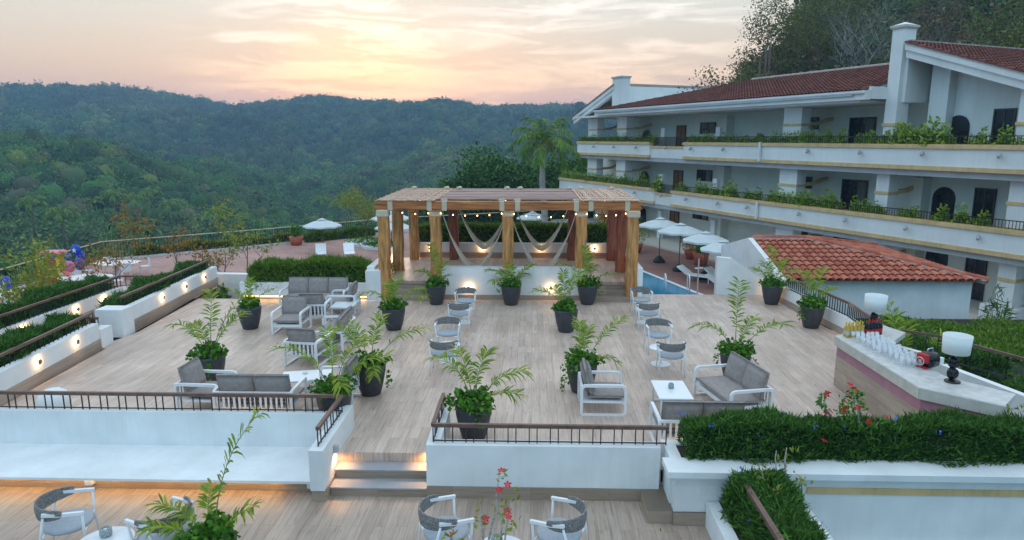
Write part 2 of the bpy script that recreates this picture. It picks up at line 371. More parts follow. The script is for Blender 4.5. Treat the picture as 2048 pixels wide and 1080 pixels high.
# ------------------------------------------------------------------ plants
def frond_geo(base, az, length, e0, e1, nl=26, ll=.34, w=.042, start=.3, r0=.011, vshape=.35, seed=0, twist=0):
    """returns stem MB and leaflet (V,F); az radians, e0/e1 start/end elevation in radians"""
    rg = np.random.default_rng(seed)
    N = 14; pts = []; p = Vector(base); ds = length/(N-1)
    a = az
    for i in range(N):
        pts.append(p.copy()); t = i/(N-1)
        e = e0+(e1-e0)*t**1.5; a = az+twist*t
        p = p+Vector((math.cos(a)*math.cos(e), math.sin(a)*math.cos(e), math.sin(e)))*ds
    stem = MB().tube(pts, [r0*(1-.75*i/(N-1)) for i in range(N)], 5)
    V = []; F = []
    A = [np.array(q) for q in pts]
    for k in range(nl):
        t = start+(1-start)*k/(nl-1); x = t*(N-1); i = min(int(x), N-2); fr = x-i
        pos = A[i]*(1-fr)+A[i+1]*fr; tan = nrm(A[i+1]-A[i])
        side = nrm(np.cross(tan, np.array([0, 0, 1.]) if abs(tan[2]) < .96 else np.array([math.cos(az), math.sin(az), 0])))
        upv = np.cross(side, tan)
        prof = math.sin(math.pi*min(1, (.18+.82*(1-(t-start)/(1-start)))**.8*.75+.12))
        L = ll*max(.35, prof)*rg.uniform(.85, 1.12)
        for sg in (-1, 1):
            if rg.random() < .10: continue
            d = nrm(tan*(.55+.5*(t-start))+side*sg*rg.uniform(.6, 1.05)+upv*vshape*rg.uniform(.2, 1.5)+rg.normal(size=3)*.13)
            drop = np.array([0, 0, -1.])*L*rg.uniform(.15, .62)
            wv = nrm(np.cross(d, upv+rg.normal(size=3)*.25))*w*.5
            m1 = pos+d*L*.38+drop*.12; m2 = pos+d*L*.72+drop*.5; tip = pos+d*L+drop*1.15
            o = len(V)
            V += [pos-wv*.25, pos+wv*.25, m1+wv, m1-wv, m2+wv*.75, m2-wv*.75, tip, tip]
            F += [(o, o+1, o+2, o+3), (o+3, o+2, o+4, o+5), (o+5, o+4, o+6, o+7)]
    V = np.array(V); V[7::8] += 1e-4
    return stem, (V, np.array(F))
def add_frond(parent, base, az, length, e0, e1, mat_=None, stemmat=None, wld=False, name='palm_frond', **k):
    st, (V, F) = frond_geo(base, az, length, e0, e1, **k)
    # leaflets and stem in one frond mesh
    me_v = V.tolist()+st.v; n = len(V)
    me = bpy.data.meshes.new(name)
    if wld and parent is not None: me_v = tolocal(np.array(me_v), parent).tolist()
    me.from_pydata(me_v, [], F.tolist()+[tuple(i+n for i in f) for f in st.f]); me.update()
    me.materials.append(mat_ or M['palm']); me.materials.append(stemmat or M['stem'])
    idx = [0]*len(F)+[1]*len(st.f); me.polygons.foreach_set('material_index', idx)
    o = bpy.data.objects.new(name, me); COL.objects.link(o); o.parent = parent
    return o
def tree_skel(h, seed, nlimb=6, spread=.5, depth=2, r=.12, lean=(0, 0), fork=.35, up=.9):
    rg = random.Random(seed); mb = MB(); tips = []
    def limb(p, d, L, r, lv):
        n = 5; pts = [p.copy()]; rr = [r]; q = p.copy(); dd = d.copy()
        for i in range(n):
            dd = (dd+Vector((rg.uniform(-1, 1), rg.uniform(-1, 1), rg.uniform(-.3, .7)))*.16).normalized()
            q = q+dd*(L/n); pts.append(q.copy()); rr.append(r*(1-.62*(i+1)/n))
            if lv < depth and i >= 1:
                for _ in range(2 if lv else max(1, nlimb//4)):
                    a = rg.uniform(0, 6.283); sd = Vector((math.cos(a), math.sin(a), rg.uniform(.1, up)))
                    limb(q, (dd*.55+sd*spread*1.3).normalized(), L*rg.uniform(.45, .7), rr[-1]*.7, lv+1)
        mb.tube(pts, rr, 5 if lv else 7, cap=False); tips.append((q.copy(), lv))
    limb(Vector((0, 0, 0)), Vector((lean[0], lean[1], 1)).normalized(), h*.72, r, 0)
    k = h/max(v[2] for v in mb.v); mb.xf(lambda v: (v[0]*k, v[1]*k, v[2]*k)); tips = [(t*k, l) for t, l in tips]
    return mb, [t for t, l in tips if l > 0] or [t for t, l in tips]
def tree(name, loc, h, label, seed, leaf='yellowleaf', nleaf=2500, ls=.12, cr=.5, lw=.5, group=None, cat_='tree', bark='bark', r=None, depth=2, spread=.5, nlimb=6, lean=(0, 0), up=.9, fill=0, crown_r=2.0):
    root = empty(name, loc, 0, label, cat_, group)
    mb, tips = tree_skel(h, seed, nlimb, spread, depth, r or h*.022, lean, up=up)
    build('trunk', mb, M[bark], root, True)
    rg = np.random.default_rng(seed)
    T = np.array([tuple(t) for t in tips]); C = T[rg.integers(0, len(T), nleaf)]+rg.normal(size=(nleaf, 3))*cr*np.array([1, 1, .7])
    if fill:
        th = rg.uniform(0, 6.283, fill); ph = rg.uniform(-.5, 1, fill); rad = crown_r*(.75+.35*rg.random(fill))
        bump = 1+.18*np.sin(th*5+seed)+.14*np.sin(ph*9+th*3)
        s_ = np.sqrt(1-ph**2)
        C = np.concatenate([C, np.stack([np.cos(th)*s_*rad*bump, np.sin(th)*s_*rad*bump, h*.62+ph*rad*bump*.85], 1)+rg.normal(size=(fill, 3))*.25])
    V, F = leafcloud(C, ls, ls*lw, rng=rg)
    buildnp('crown', V, F, M[leaf], root)
    return root
def sample_box_surface(n, hx, hy, z0, z1, rg, inner=.12):
    p = rg.uniform(-1, 1, (n, 3)); 
    m = np.abs(p); k = rg.integers(0, 3, n)
    w = np.array([hy*(z1-z0), hx*(z1-z0), hx*hy*2]); k = rg.choice(3, n, p=w/w.sum())
    s = np.sign(rg.uniform(-1, 1, n)); s[k == 2] = 1
    p[np.arange(n), k] = s*(1-inner*rg.random(n))
    return p*np.array([hx, hy, (z1-z0)/2])+np.array([0, 0, (z0+z1)/2]), k, s
def hedge(name, a, b, width, z0, z1, label, cat_='hedge', leaf='hedge', n=6000, L=.13, W=.022, seed=1, grass=True, parent=None, flowers=0, wob=.08, group=None):
    """leafy strip from a to b (xy)"""
    a = Vector(a[:2]); b = Vector(b[:2]); mid = (a+b)/2; ln = (b-a).length; ang = math.atan2((b-a).y, (b-a).x)
    rg = np.random.default_rng(seed)
    root = empty(name, (mid.x, mid.y, z0), ang, label, cat_, group)
    H = z1-z0; hx = ln/2; hy = width/2
    C, k, s = sample_box_surface(n, hx, hy, 0, H, rg, .22)
    # rounded, lumpy section
    xr = C[:, 0]
    lump = wob*(np.sin(xr*2.1+seed)+.6*np.sin(xr*4.7+seed*2)+.5*np.sin(xr*9.1+C[:, 1]*5))
    rel = C[:, 2]/H
    C[:, 2] += lump*rel*.8
    C[:, 1] *= (1-.32*rel**3)*(1+lump*1.1/max(hy, .1))
    endf = np.clip((hx-np.abs(xr))/max(.25, H*.5), 0, 1); C[:, 2] *= .7+.3*np.sqrt(endf)
    D = np.zeros((n, 3)); D[:, 2] = .75
    D[:, 1] = np.where(k == 1, s*.9, C[:, 1]/max(hy, .1)*.5); D[:, 0] = np.where(k == 0, s*.9, 0)
    st_ = rg.random(n) < .10; LL = np.where(st_, L*1.35, L)[:, None]; WW = np.where(st_, W*.8, W)[:, None]; D[st_] = D[st_]*1.6; C[st_] += nrm(D[st_])*L*.35
    V, F = leafcloud(C, LL, WW, D if grass else None, rng=rg, jit=.6)
    buildnp('leaves', V, F, M[leaf], root)
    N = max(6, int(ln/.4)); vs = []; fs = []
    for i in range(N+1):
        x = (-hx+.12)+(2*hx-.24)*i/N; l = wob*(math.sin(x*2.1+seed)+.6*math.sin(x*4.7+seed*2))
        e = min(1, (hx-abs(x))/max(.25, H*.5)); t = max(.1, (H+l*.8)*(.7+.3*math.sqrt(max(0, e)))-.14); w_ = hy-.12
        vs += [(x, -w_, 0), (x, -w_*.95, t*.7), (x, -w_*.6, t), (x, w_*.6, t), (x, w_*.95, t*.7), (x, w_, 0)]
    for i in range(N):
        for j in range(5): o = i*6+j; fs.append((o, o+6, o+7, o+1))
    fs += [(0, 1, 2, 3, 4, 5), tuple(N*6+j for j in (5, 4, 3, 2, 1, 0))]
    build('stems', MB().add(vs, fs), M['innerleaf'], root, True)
    if flowers:
        C2, k2, s2 = sample_box_surface(flowers, hx, hy, H*.3, H, rg, .0)
        C2 = np.repeat(C2, 6, 0)+rg.normal(size=(flowers*6, 3))*.018
        V, F = leafcloud(C2, .035, .03, rng=rg); buildnp('flowers', V, F, M['blueflower'], root)
    return root
def bush(name, loc, r, h, label, cat_='shrub', leaf='cover', n=500, ls=.09, lw=.6, seed=0, group=None, core=True):
    rg = np.random.default_rng(seed); root = empty(name, loc, 0, label, cat_, group)
    p = nrm(rg.normal(size=(n, 3))); p[:, 2] = np.abs(p[:, 2]); rad = rg.uniform(.6, 1.08, (n, 1))
    C = p*rad*np.array([r, r, h]); C *= (1+.15*np.sin(p[:, :1]*7+seed))
    V, F = leafcloud(C, ls, ls*lw, D=p*np.array([1, 1, .6]), rng=rg, jit=.7); buildnp('leaves', V, F, M[leaf], root)
    st = MB()
    for i in range(5):
        a = i*1.3+seed; st.tube([(0, 0, 0), (math.cos(a)*r*.3, math.sin(a)*r*.3, h*.45), (math.cos(a)*r*.55, math.sin(a)*r*.55, h*.8)], [.014, .01, .005], 5)
    build('stems', st, M['bark'], root)
    return root

POT_PROF = [(.185, 0), (.20, .02), (.255, .22), (.295, .42), (.312, .55), (.305, .60), (.285, .60), (.27, .54), (.0, .53)]
pot_mesh = None
def potted_palm(loc, label, fronds, seed, vines=(), cover=(.36, .24), s=1.0):
    global pot_mesh
    root = empty('potted_palm', loc, 0, label, 'potted palm', 'areca palms in charcoal pots on the deck')
    if pot_mesh is None:
        o = build('pot', MB().lathe(POT_PROF[:-2], 32), M['pot'], root, True); pot_mesh = o.data
        e = build('soil', MB().lathe([(0.001, .50), (.285, .50), (.285, .545), (.001, .56)], 24), M['soil'], root)
        potted_palm.soil = e.data
    else:
        for nm, me in (('pot', pot_mesh), ('soil', potted_palm.soil)):
            o = bpy.data.objects.new(nm, me); COL.objects.link(o); o.parent = root
    rg = np.random.default_rng(seed); n = 420
    p = nrm(rg.normal(size=(n, 3))); p[:, 2] = np.abs(p[:, 2])
    C = p*rg.uniform(.55, 1.1, (n, 1))*np.array([cover[0]*.92, cover[0]*.92, cover[1]])*(1+.22*np.sin(np.arctan2(p[:, 1:2], p[:, :1])*3+seed))+np.array([0, 0, .59])
    V, F = leafcloud(C, .095, .075, D=p, rng=rg, jit=.8)
    buildnp('ground_cover', V, F, M['cover'], root)
    for (a, l) in vines:
        a = R(a); m = int(26*l/.5); t = rg.random(m)
        x = .32+.07*np.sin(t*3); C = np.stack([math.cos(a)*x, math.sin(a)*x, .6-t*l], 1)+rg.normal(size=(m, 3))*np.array([.035, .035, .02])
        V, F = leafcloud(C, .075, .06, rng=rg)
        st = MB().tube([(math.cos(a)*.28, math.sin(a)*.28, .6), (math.cos(a)*.33, math.sin(a)*.33, .5), (math.cos(a)*.36, math.sin(a)*.36, .6-l)], .004, 4)
        n0 = len(V); me = bpy.data.meshes.new('trailing_vine'); me.from_pydata(V.tolist()+st.v, [], F.tolist()+[tuple(i+n0 for i in f) for f in st.f])
        mkobj('trailing_vine', me, M['cover'], root)
    for i, fr in enumerate(fronds):
        az, ln, e0, e1 = fr[:4]; ll = fr[4] if len(fr) > 4 else .34
        bx = .05*math.cos(R(az)); by = .05*math.sin(R(az))
        rj = random.Random(seed*7+i); add_frond(root, (bx, by, .55), R(az+rj.uniform(-8, 8)), ln*rj.uniform(.84, .98), R(e0+rj.uniform(-2, 5)), R(e1+rj.uniform(-10, 12)), seed=seed*17+i, ll=ll*rj.uniform(.82, .98), nl=20, start=.38, w=.036, twist=rj.uniform(-.5, .5))
    root.scale = (s, s, s)
    return root

# ------------------------------------------------------------------ furniture
def rbox(mb, x0, x1, y0, y1, z0, z1, c=.03): return mb.box(x0, x1, y0, y1, z0, z1, c)
def arc_pts(pts, r=.06, n=4):
    """round the corners of a polyline (3d)"""
    out = [Vector(pts[0])]
    for i in range(1, len(pts)-1):
        p = Vector(pts[i]); a = (Vector(pts[i-1])-p); b = (Vector(pts[i+1])-p)
        rr = min(r, a.length*.45, b.length*.45); a = p+a.normalized()*rr; b = p+b.normalized()*rr
        for k in range(n+1):
            t = k/n; out.append(a.lerp(p, t).lerp(p.lerp(b, t), t))
    out.append(Vector(pts[-1])); return out
def cushion(w, d, t, puff=.25, n=8):
    """soft pillow mesh centred at origin, w(x) d(y) t(z)"""
    mb = MB(); vs = []; fs = []
    for sgn in (1, -1):
        for i in range(n+1):
            for j in range(n+1):
                u = -1+2*i/n; v = -1+2*j/n
                e = (1-abs(u)**4)*(1-abs(v)**4); h = t/2*(.34+.66*e**.42) if e > 0 else t/2*.26
                sx = 1-.035*abs(v)**3*(1-abs(u)); sy = 1-.035*abs(u)**3*(1-abs(v))
                vs.append((u*w/2*sx, v*d/2*sy, sgn*h))
    m = (n+1)**2
    for i in range(n):
        for j in range(n):
            a = i*(n+1)+j; fs.append((a, a+n+1, a+n+2, a+1)); fs.append((m+a, m+a+1, m+a+n+2, m+a+n+1))
    ed = [(i, 0) for i in range(n)]+[(n, j) for j in range(n)]+[(i, n) for i in range(n, 0, -1)]+[(0, j) for j in range(n, 0, -1)]
    for k in range(len(ed)):
        a = ed[k][0]*(n+1)+ed[k][1]; b2 = ed[(k+1) % len(ed)]; b_ = b2[0]*(n+1)+b2[1]
        fs.append((a, b_, m+b_, m+a))
    mb.add(vs, fs); return mb
def make_sofa(name, w, nc, label, cat_, group):
    """faces +Y; origin on floor centre"""
    root = empty(name, (0, 0, 0), 0, label, cat_, group); d = .40; ah = .58; hw = w/2
    for sg in (-1, 1):
        x = sg*(hw-.03)
        pts = arc_pts([(x, -d, .04), (x, -d, ah), (x, d, ah), (x, d, .04)], .09)
        mb = MB().tube(pts, .025, sq=True); mb.box(x-.025, x+.025, -d, d, .002, .04)
        build('side_frame', mb, M['white_metal'], root)
    mb = MB(); mb.box(-hw+.05, hw-.05, -d+.03, d-.02, .24, .28); mb.box(-hw+.05, hw-.05, d-.05, d-.005, .21, .279)
    build('seat_frame', mb, M['white_metal'], root)
    mb = MB(); mb.tube([(-hw+.03, -d+.0, ah-.015), (hw-.03, -d+.0, ah-.015)], .022, sq=True)
    n = int((w-.2)/.09)
    for i in range(n+1):
        x = -hw+.11+(w-.22)*i/n; mb.box(x-.02, x+.02, -d-.008, d*-1+.008, .27, ah-.03)
    build('slatted_back', mb, M['white_metal'], root)
    sc = cushion(w-.12, .68, .15); sc.xf(lambda v: (v[0], v[1]+.06, v[2]+.36)); build('seat_cushion', sc, M['cushion'], root, True)
    cw = (w-.14)/nc
    for i in range(nc):
        cx = -hw+.07+cw*(i+.5)
        c = cushion(cw-.01, .52, .20)
        a = R(76)
        def f(v, cx=cx, a=a): return (v[0]+cx, -.27+v[1]*math.cos(a)*-1*.0+(-v[2]*math.sin(a))-v[1]*math.cos(a), .63+v[1]*math.sin(a)-v[2]*math.cos(a))
        c.xf(f); build('back_cushion', c, M['cushion'], root, True)
    return root
def make_table(w, d, h, label, group):
    root = empty('coffee_table', (0, 0, 0), 0, label, 'coffee table', group)
    build('table_top', MB().box(-w/2, w/2, -d/2, d/2, h-.03, h, .006), M['white_top'], root)
    for sg in (-1, 1):
        x = sg*(w/2-.05); pts = [(x, -d/2+.05, .02), (x, -d/2+.05, h-.05), (x, d/2-.05, h-.05), (x, d/2-.05, .02)]
        mb = MB().tube(pts, .02, sq=True); mb.box(x-.02, x+.02, -d/2+.04, d/2-.04, .002, .035); build('leg_frame', mb, M['white_metal'], root)
    return root
def make_rope_chair():
    """tub chair with rope back, faces +Y"""
    root = empty('rope_chair', (0, 0, 0), 0, 'x', 'chair', 'rope backed bistro chairs')
    rw = .28
    build('seat', MB().lathe([(.001, .405), (.25, .405), (.265, .42), (.265, .445), (.24, .465), (.001, .47)], 24).xf(lambda v: (v[0]*1.04, v[1]*.98+.01, v[2])), M['seatpad'], root, True)
    for sx in (-1, 1):
        for sy in (-1, 1):
            pts = [(sx*.27, sy*.25, .0), (sx*.255, sy*.215, .42), (sx*.285, sy*(.22 if sy > 0 else .16), .66)]
            build('leg', MB().tube(pts, [.011, .016, .015], 6), M['white_metal'], root, True)
    for sx in (-1, 1):
        build('armrest', MB().tube([(sx*.285, .24, .655), (sx*.29, .0, .675), (sx*.28, -.17, .70)], .018, sq=True), M['white_metal'], root)
    mb = MB().tube([(-.255, .215, .40), (.255, .215, .40)], .012, 6); mb.tube([(-.255, -.20, .40), (.255, -.20, .40)], .012, 6)
    build('seat_rail', mb, M['white_metal'], root)
    # rope band
    n = 28; vs = []; fs = []
    for i in range(n+1):
        a = math.pi+math.pi*i/n; x = .30*math.cos(a); y = .03+.32*math.sin(a)
        hgt = .07+.09*math.sin(math.pi*i/n)**.6
        for (rr, z) in ((1, .70-hgt*.75), (1.045, .70-hgt*.2), (1.03, .70+hgt*.35), (.97, .70+hgt*.35), (.955, .70-hgt*.2), (.95, .70-hgt*.75)):
            vs.append((x*rr, .03+(y-.03)*rr, z))
    for i in range(n):
        for j in range(6): fs.append((i*6+j, i*6+(j+1) % 6, (i+1)*6+(j+1) % 6, (i+1)*6+j))
    fs += [tuple(range(6)), tuple(n*6+j for j in range(5, -1, -1))]
    build('rope_back', MB().add(vs, fs), M['rope'], root)
    return root
def round_table(h=.40, r=.27, m='white_top'):
    root = empty('round_table', (0, 0, 0), 0, 'x', 'table', 'small round tables between the rope chairs')
    build('table_top', MB().lathe([(r-.01, h-.022), (r, h-.012), (r, h-.004), (r-.008, h), (.001, h)], 36), M[m], root)
    build('pedestal', MB().lathe([(.028, .018), (.022, .05), (.022, h-.022)], 16), M['white_metal'], root, True)
    build('base_plate', MB().lathe([(r*.8, .0), (r*.8, .012), (.03, .02)], 36), M['white_metal'], root)
    return root
def candle(name, loc, label, cat_, m='ceramic', r=.055, h=.1):
    root = empty(name, loc, 0, label, cat_, 'table candle holders')
    build('bowl', MB().lathe([(r*.8, 0), (r, h*.3), (r*.95, h*.8), (r*.7, h), (r*.62, h*.95), (r*.6, h*.5), (.001, h*.45)], 16), M[m], root, True)
    build('candle_stub', MB().lathe([(r*.3, h*.45), (r*.3, h*.8), (.001, h*.82)], 10), M['shade'], root)
    return root
def wall_light(p, n, label, P_=5.2, r=.055):
    """round disc sconce at p facing direction n"""
    n = Vector((n[0], n[1], 0)).normalized(); rz = math.atan2(n.y, n.x)
    root = empty('wall_light', p, rz, label, 'wall light', 'round wall lights glowing on the white walls')
    def rot(v): return (v[2], v[0], v[1])
    build('lamp_disc', MB().lathe([(.001, .042), (r, .042), (r*1.03, .048), (r, .056), (r*.4, .06), (.001, .062)], 20).xf(rot), M['disc'], root, True)
    build('stem', MB().lathe([(.014, 0), (.014, .012)], 8).xf(rot), M['disc'], root)
    ld = bpy.data.lights.new('glow', 'POINT'); ld.energy = P_; ld.color = (1, .56, .22); ld.shadow_soft_size = .008
    lo = bpy.data.objects.new('bulb', ld); COL.objects.link(lo); lo.parent = root; lo.location = (.031, 0, 0)
    return root
def railing(name, pts, h, label, sp=.15, indiv=False, group=None, rail=.028, balr=.008, mrail='handrail', pair=False, low=True):
    """pts: base points (3d)"""
    c = Vector(pts[0]); root = empty(name, tuple(c), 0, label, 'railing', group)
    top = [Vector(p)+Vector((0, 0, h)) for p in pts]
    mb = MB()
    for a, b in zip(top[:-1], top[1:]): mb.tube([a, b], rail, sq=True)
    build('handrail', mb, M[mrail], root, wld=True)
    if low:
        mb = MB()
        for a, b in zip(pts[:-1], pts[1:]): mb.tube([Vector(a)+Vector((0, 0, .03)), Vector(b)+Vector((0, 0, .03))], balr*1.1, sq=True)
        build('bottom_rail', mb, M['iron'], root, wld=True)
    allm = MB(); first = None
    for a, b in zip(pts[:-1], pts[1:]):
        a = Vector(a); b = Vector(b); L = (b-a).length; n = max(1, int(L/sp)); indiv = indiv or sum((Vector(q)-Vector(p_)).length for p_, q in zip(pts[:-1], pts[1:]))/sp < 60
        for i in range(n+1):
            t = i/n
            if pair and 0 < i < n: t += (.13 if i % 2 else -.13)/n
            q = a.lerp(b, t)
            if indiv:
                if first is None:
                    first = build('baluster', MB().box(-balr, balr, -balr, balr, 0, h-rail), M['iron'], root); o = first
                else:
                    o = first.copy(); COL.objects.link(o); o.parent = root
                o.location = q-c
            else: allm.box(q.x-balr, q.x+balr, q.y-balr, q.y+balr, q.z, q.z+h-rail)
    if not indiv: build('balusters', allm, M['iron'], root, wld=True)
    return root
def tile_roof(O, u, v, W, vr, sp=.21, ln=.36, rad=.1):
    """barrel tiles over plane O + u*a + v*b; vr(a)->(b0,b1)"""
    O = np.array(O, float); u = nrm(np.array(u, float)); v = nrm(np.array(v, float)); n = np.cross(u, v); n = n if n[2] > 0 else -n
    V = []; F = []; k = 6; a = sp*.5
    while a < W:
        b0, b1 = vr(a); b = b0; j = 0
        while b < b1-.05:
            e = min(b+ln, b1)
            for (bb, lift, rr) in ((b, .03, rad*1.05), (e+.03, 0, rad*.9)):
                for i in range(k):
                    th = math.pi*i/(k-1); V.append(O+u*(a-rr*math.cos(th))+v*bb+n*(lift+rr*math.sin(th)*.8))
            o = len(V)-2*k
            for i in range(k-1): F.append((o+i, o+i+1, o+k+i+1, o+k+i))
            b += ln; j += 1
        a += sp
    return np.array(V), np.array(F)
# ------------------------------------------------------------------ setting: decks
def struct(name, mb, m, wld=True):
    o = build(name, mb, m); o['kind'] = 'structure'; return o
LX = -3.12; RX = -1.6
UP = [(-10.0, 11.0), (LX, 11.0), (LX, 10.25), (RX, 10.25), (RX, 9.8), (8.9, 9.8), (8.9, 17.0), (7.95, 17.8), (7.5, 21.9), (3.3, 21.9), (3.3, 21.1), (-4.9, 21.1), (-4.9, 20.7), (-10.75, 20.9), (-10.75, 23.0), (-10.9, 23.1), (-10.35, 17.1), (-10.6, 15.7), (-10.3, 15.6)]
struct('upper_deck', MB().prism(UP, -.45, 0), M['deck'])
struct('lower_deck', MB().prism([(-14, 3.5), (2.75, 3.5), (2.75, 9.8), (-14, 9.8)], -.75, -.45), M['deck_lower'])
# left ledge with warm led below, side wall and skirting
g = empty('parapet_wall', (-6.5, 9.7, -.45), 0, 'tall white parapet left of the steps with a low white ledge and a glowing strip at its foot', 'parapet')
build('wall', MB().box(-10.2, LX-.22, 10.84, 11.02, -.238, .40), M['plaster'], g, wld=True)
build('ledge', MB().box(-10.2, LX-.22, 9.64, 10.839, -.24, -.20), M['plaster'], g, wld=True)
build('skirting', MB().box(-10.2, LX-.1, 9.80, 10.9, -.45, -.242), M['skirt'], g, wld=True)
mb = MB().extr([(LX-.218, 9.45, -.25), (LX-.218, 9.45, .40), (LX-.218, 11.25, .40), (LX-.218, 11.25, .0), (LX-.218, 10.4, .0), (LX-.218, 10.4, -.24)], (.22, 0, 0))
build('side_wall', mb, M['plaster'], g, wld=True)
build('side_skirting', MB().box(LX-.215, LX+.012, 9.5, 10.6, -.449, -.238), M['skirt'], g, wld=True)
build('led_strip', MB().box(-10.0, LX-.75, 9.69, 9.71, -.262, -.244), M['whiteled'], g, wld=True)
for x in (-6.95, -3.42):
    build('socket_box', MB().box(x-.06, x+.06, 9.70, 9.80, -.36, -.25, .01), M['white_metal'], g, wld=True)
mb = MB().box(-10.2, LX-.2, 9.79, 9.8, -.45, -.25)
# right parapet
g = empty('parapet_wall', (0, 9.75, -.45), 0, 'plain white parapet wall right of the steps under the black railing', 'parapet')
build('wall', MB().box(RX, 1.95, 9.66, 9.88, -.25, .42), M['plaster'], g, wld=True)
build('side_wall', MB().box(RX, RX+.2, 9.882, 11.1, 0.0, .42), M['plaster'], g, wld=True)
build('skirting', MB().box(RX-.0, 2.06, 9.645, 9.875, -.449, -.252), M['skirt'], g, wld=True)
# steps
g = empty('steps', (-2.36, 9.9, -.45), 0, 'wide grey tiled steps between the two white parapets', 'steps')
build('tread', MB().box(LX+.015, RX-.004, 9.95, 10.24, -.175, -.15), M['greytile'], g, wld=True)
build('tread', MB().box(LX+.015, RX-.004, 9.66, 9.99, -.325, -.30), M['greytile'], g, wld=True)
build('riser', MB().box(LX+.02, RX-.006, 9.972, 10.245, -.30, -.176), M['skirt'], g, wld=True)
build('riser', MB().box(LX+.02, RX-.006, 9.68, 10.24, -.449, -.326), M['skirt'], g, wld=True)
# step lights: small up/down wall lamps
def step_light(x, y, z, nx, label):
    r = empty('step_light', (x, y, z), 0, label, 'step light', 'small grey lamps on the step walls')
    build('housing', MB().box(0, nx*.07, -.04, .04, 0, .12, .01), M['slabgrey'], r)
    ld = bpy.data.lights.new('glow', 'SPOT'); ld.energy = 12; ld.color = (1, .55, .22); ld.shadow_soft_size = .02; ld.spot_size = R(130); ld.spot_blend = .6
    lo = bpy.data.objects.new('bulb', ld); COL.objects.link(lo); lo.parent = r; lo.location = (nx*.045, 0, -.012)
step_light(LX+.002, 10.0, .12, 1, 'small grey lamp on the left side wall of the steps')
step_light(RX-.002, 10.1, .12, -1, 'small grey lamp on the right side wall of the steps, hidden in the wall edge')
def rl(a, b): return [a, b]
railing('railing', [(-10.2, 10.93, .40), (LX-.11, 10.93, .40), (LX-.11, 9.6, .40)], .29, 'black railing with brown handrail on the long left white parapet', .16, True, pair=True)
railing('railing', [(RX+.1, 11.05, .42), (RX+.1, 9.77, .42), (2.05, 9.77, .42)], .28, 'black railing with brown handrail on the right white parapet', .16, True, pair=True)

# right planter with cornice, lower tier wall and second planter running to the camera
g = empty('planter_wall', (5, 9.1, -.45), 0, 'long white planter wall with moulded cap and ochre stripe under the hedge', 'planter')
build('wall', MB().box(2.05, 12, 9.03, 9.25, -4.5, .19), M['plaster'], g, wld=True)
build('back_wall', MB().box(2.0, 12, 9.80, 9.96, -.2, .42), M['plaster'], g, wld=True)
build('end_wall', MB().box(2.03, 2.2, 9.252, 9.798, -.25, .419), M['plaster'], g, wld=True)
mb = MB()
for (o, z0, z1) in ((.13, .33, .42), (.09, .29, .33), (.05, .24, .29), (.02, .19, .24)):
    mb.box(2.05-o, 12, 9.03-o, 9.36, z0, z1)
build('cap', mb, M['plaster'], g, wld=True)
build('soil', MB().box(2.2, 12, 9.3, 9.8, .2, .40), M['soil'], g, wld=True)
build('ochre_band', MB().box(3.9, 12, 9.005, 9.032, .07, .16), M['ochre'], g, wld=True)
build('lower_moulding', MB().box(3.6, 12, 8.93, 9.028, -.78, -.66).box(3.6, 12, 8.965, 9.029, -.84, -.781), M['stone_edge'], g, wld=True)
build('skirting', MB().box(2.04, 2.75, 8.99, 9.03, -.449, -.25), M['skirt'], g, wld=True)
build('side_skirting', MB().box(1.68, 2.04, 9.04, 9.65, -.449, -.25), M['skirt'], g, wld=True)
# sloping planter toward camera
g = empty('planter_wall', (3.2, 7.5, -.45), 0, 'narrow white planter running toward the viewer beside the lower deck', 'planter')
mb = MB().prism([(2.50, 9.0), (2.68, 9.0), (2.70, 4.5), (2.52, 4.5)], -.75, -.08)
build('side_wall', mb, M['plaster'], g, wld=True)
build('far_wall', MB().prism([(3.75, 9.0), (3.9, 9.0), (3.95, 4.5), (3.8, 4.5)], -4, -.08), M['plaster'], g, wld=True)
build('soil', MB().prism([(2.68, 9.0), (3.75, 9.0), (3.8, 4.5), (2.8, 4.5)], -1, -.12), M['soil'], g, wld=True)
h = empty('handrail', (3.0, 7, -.1), 0, 'brown wooden handrail lying through the hedge at lower right', 'handrail')
build('rail', MB().tube([(2.86, 8.75, .46), (2.88, 7.6, .44), (2.92, 5.2, .40)], .035, sq=True), M['handrail'], h, wld=True)
for y in (8.5, 7.4, 6.2, 5.3): build('post', MB().box(2.86, 2.89, y, y+.03, -.2, .33), M['iron'], h, wld=True)
hedge('hedge', (2.25, 9.58), (11.8, 9.58), .62, .38, .92, 'long dark green grassy hedge with blue flowers in the white planter', n=36000, L=.13, W=.024, seed=3, flowers=34, wob=.055)
hedge('hedge', (3.13, 9.1), (3.2, 4.6), .80, -.15, .42, 'grassy hedge growing along the handrail at lower right', n=20000, L=.13, W=.024, seed=5, flowers=14, wob=.06)
# left walls -------------------------------------------------------
def litwall(a, b, z0, z1, zs, label, skirt=True, t=.2, side=1):
    g = empty('terrace_wall', ((a[0]+b[0])/2, (a[1]+b[1])/2, z0), 0, label, 'wall')
    build('wall', MB().wall(a, b, zs, z1, t, side), M['plaster'], g, wld=True)
    if skirt:
        build('skirting', MB().wall(a, b, z0-.1, zs-.003, t+.03, side*.93), M['deckdiag'], g, wld=True)
    return g
WA = [(-9.95, 10.6), (-10.45, 15.65)]; WB = [(-10.62, 17.05), (-10.98, 23.1)]
litwall(WA[0], WA[1], 0, .62, .24, 'low white wall with round lights, nearest on the left of the deck')
litwall(WB[0], WB[1], 0, .62, .24, 'low white wall with three round lights beyond the gap on the left')
g = empty('wall_pillar', (-10.6, 16.95, 0), 0, 'white block pillar at the gap in the left wall', 'pillar')
build('block', MB().box(-11.15, -10.45, 16.6, 17.1, -.02, .70), M['plaster'], g, wld=True)
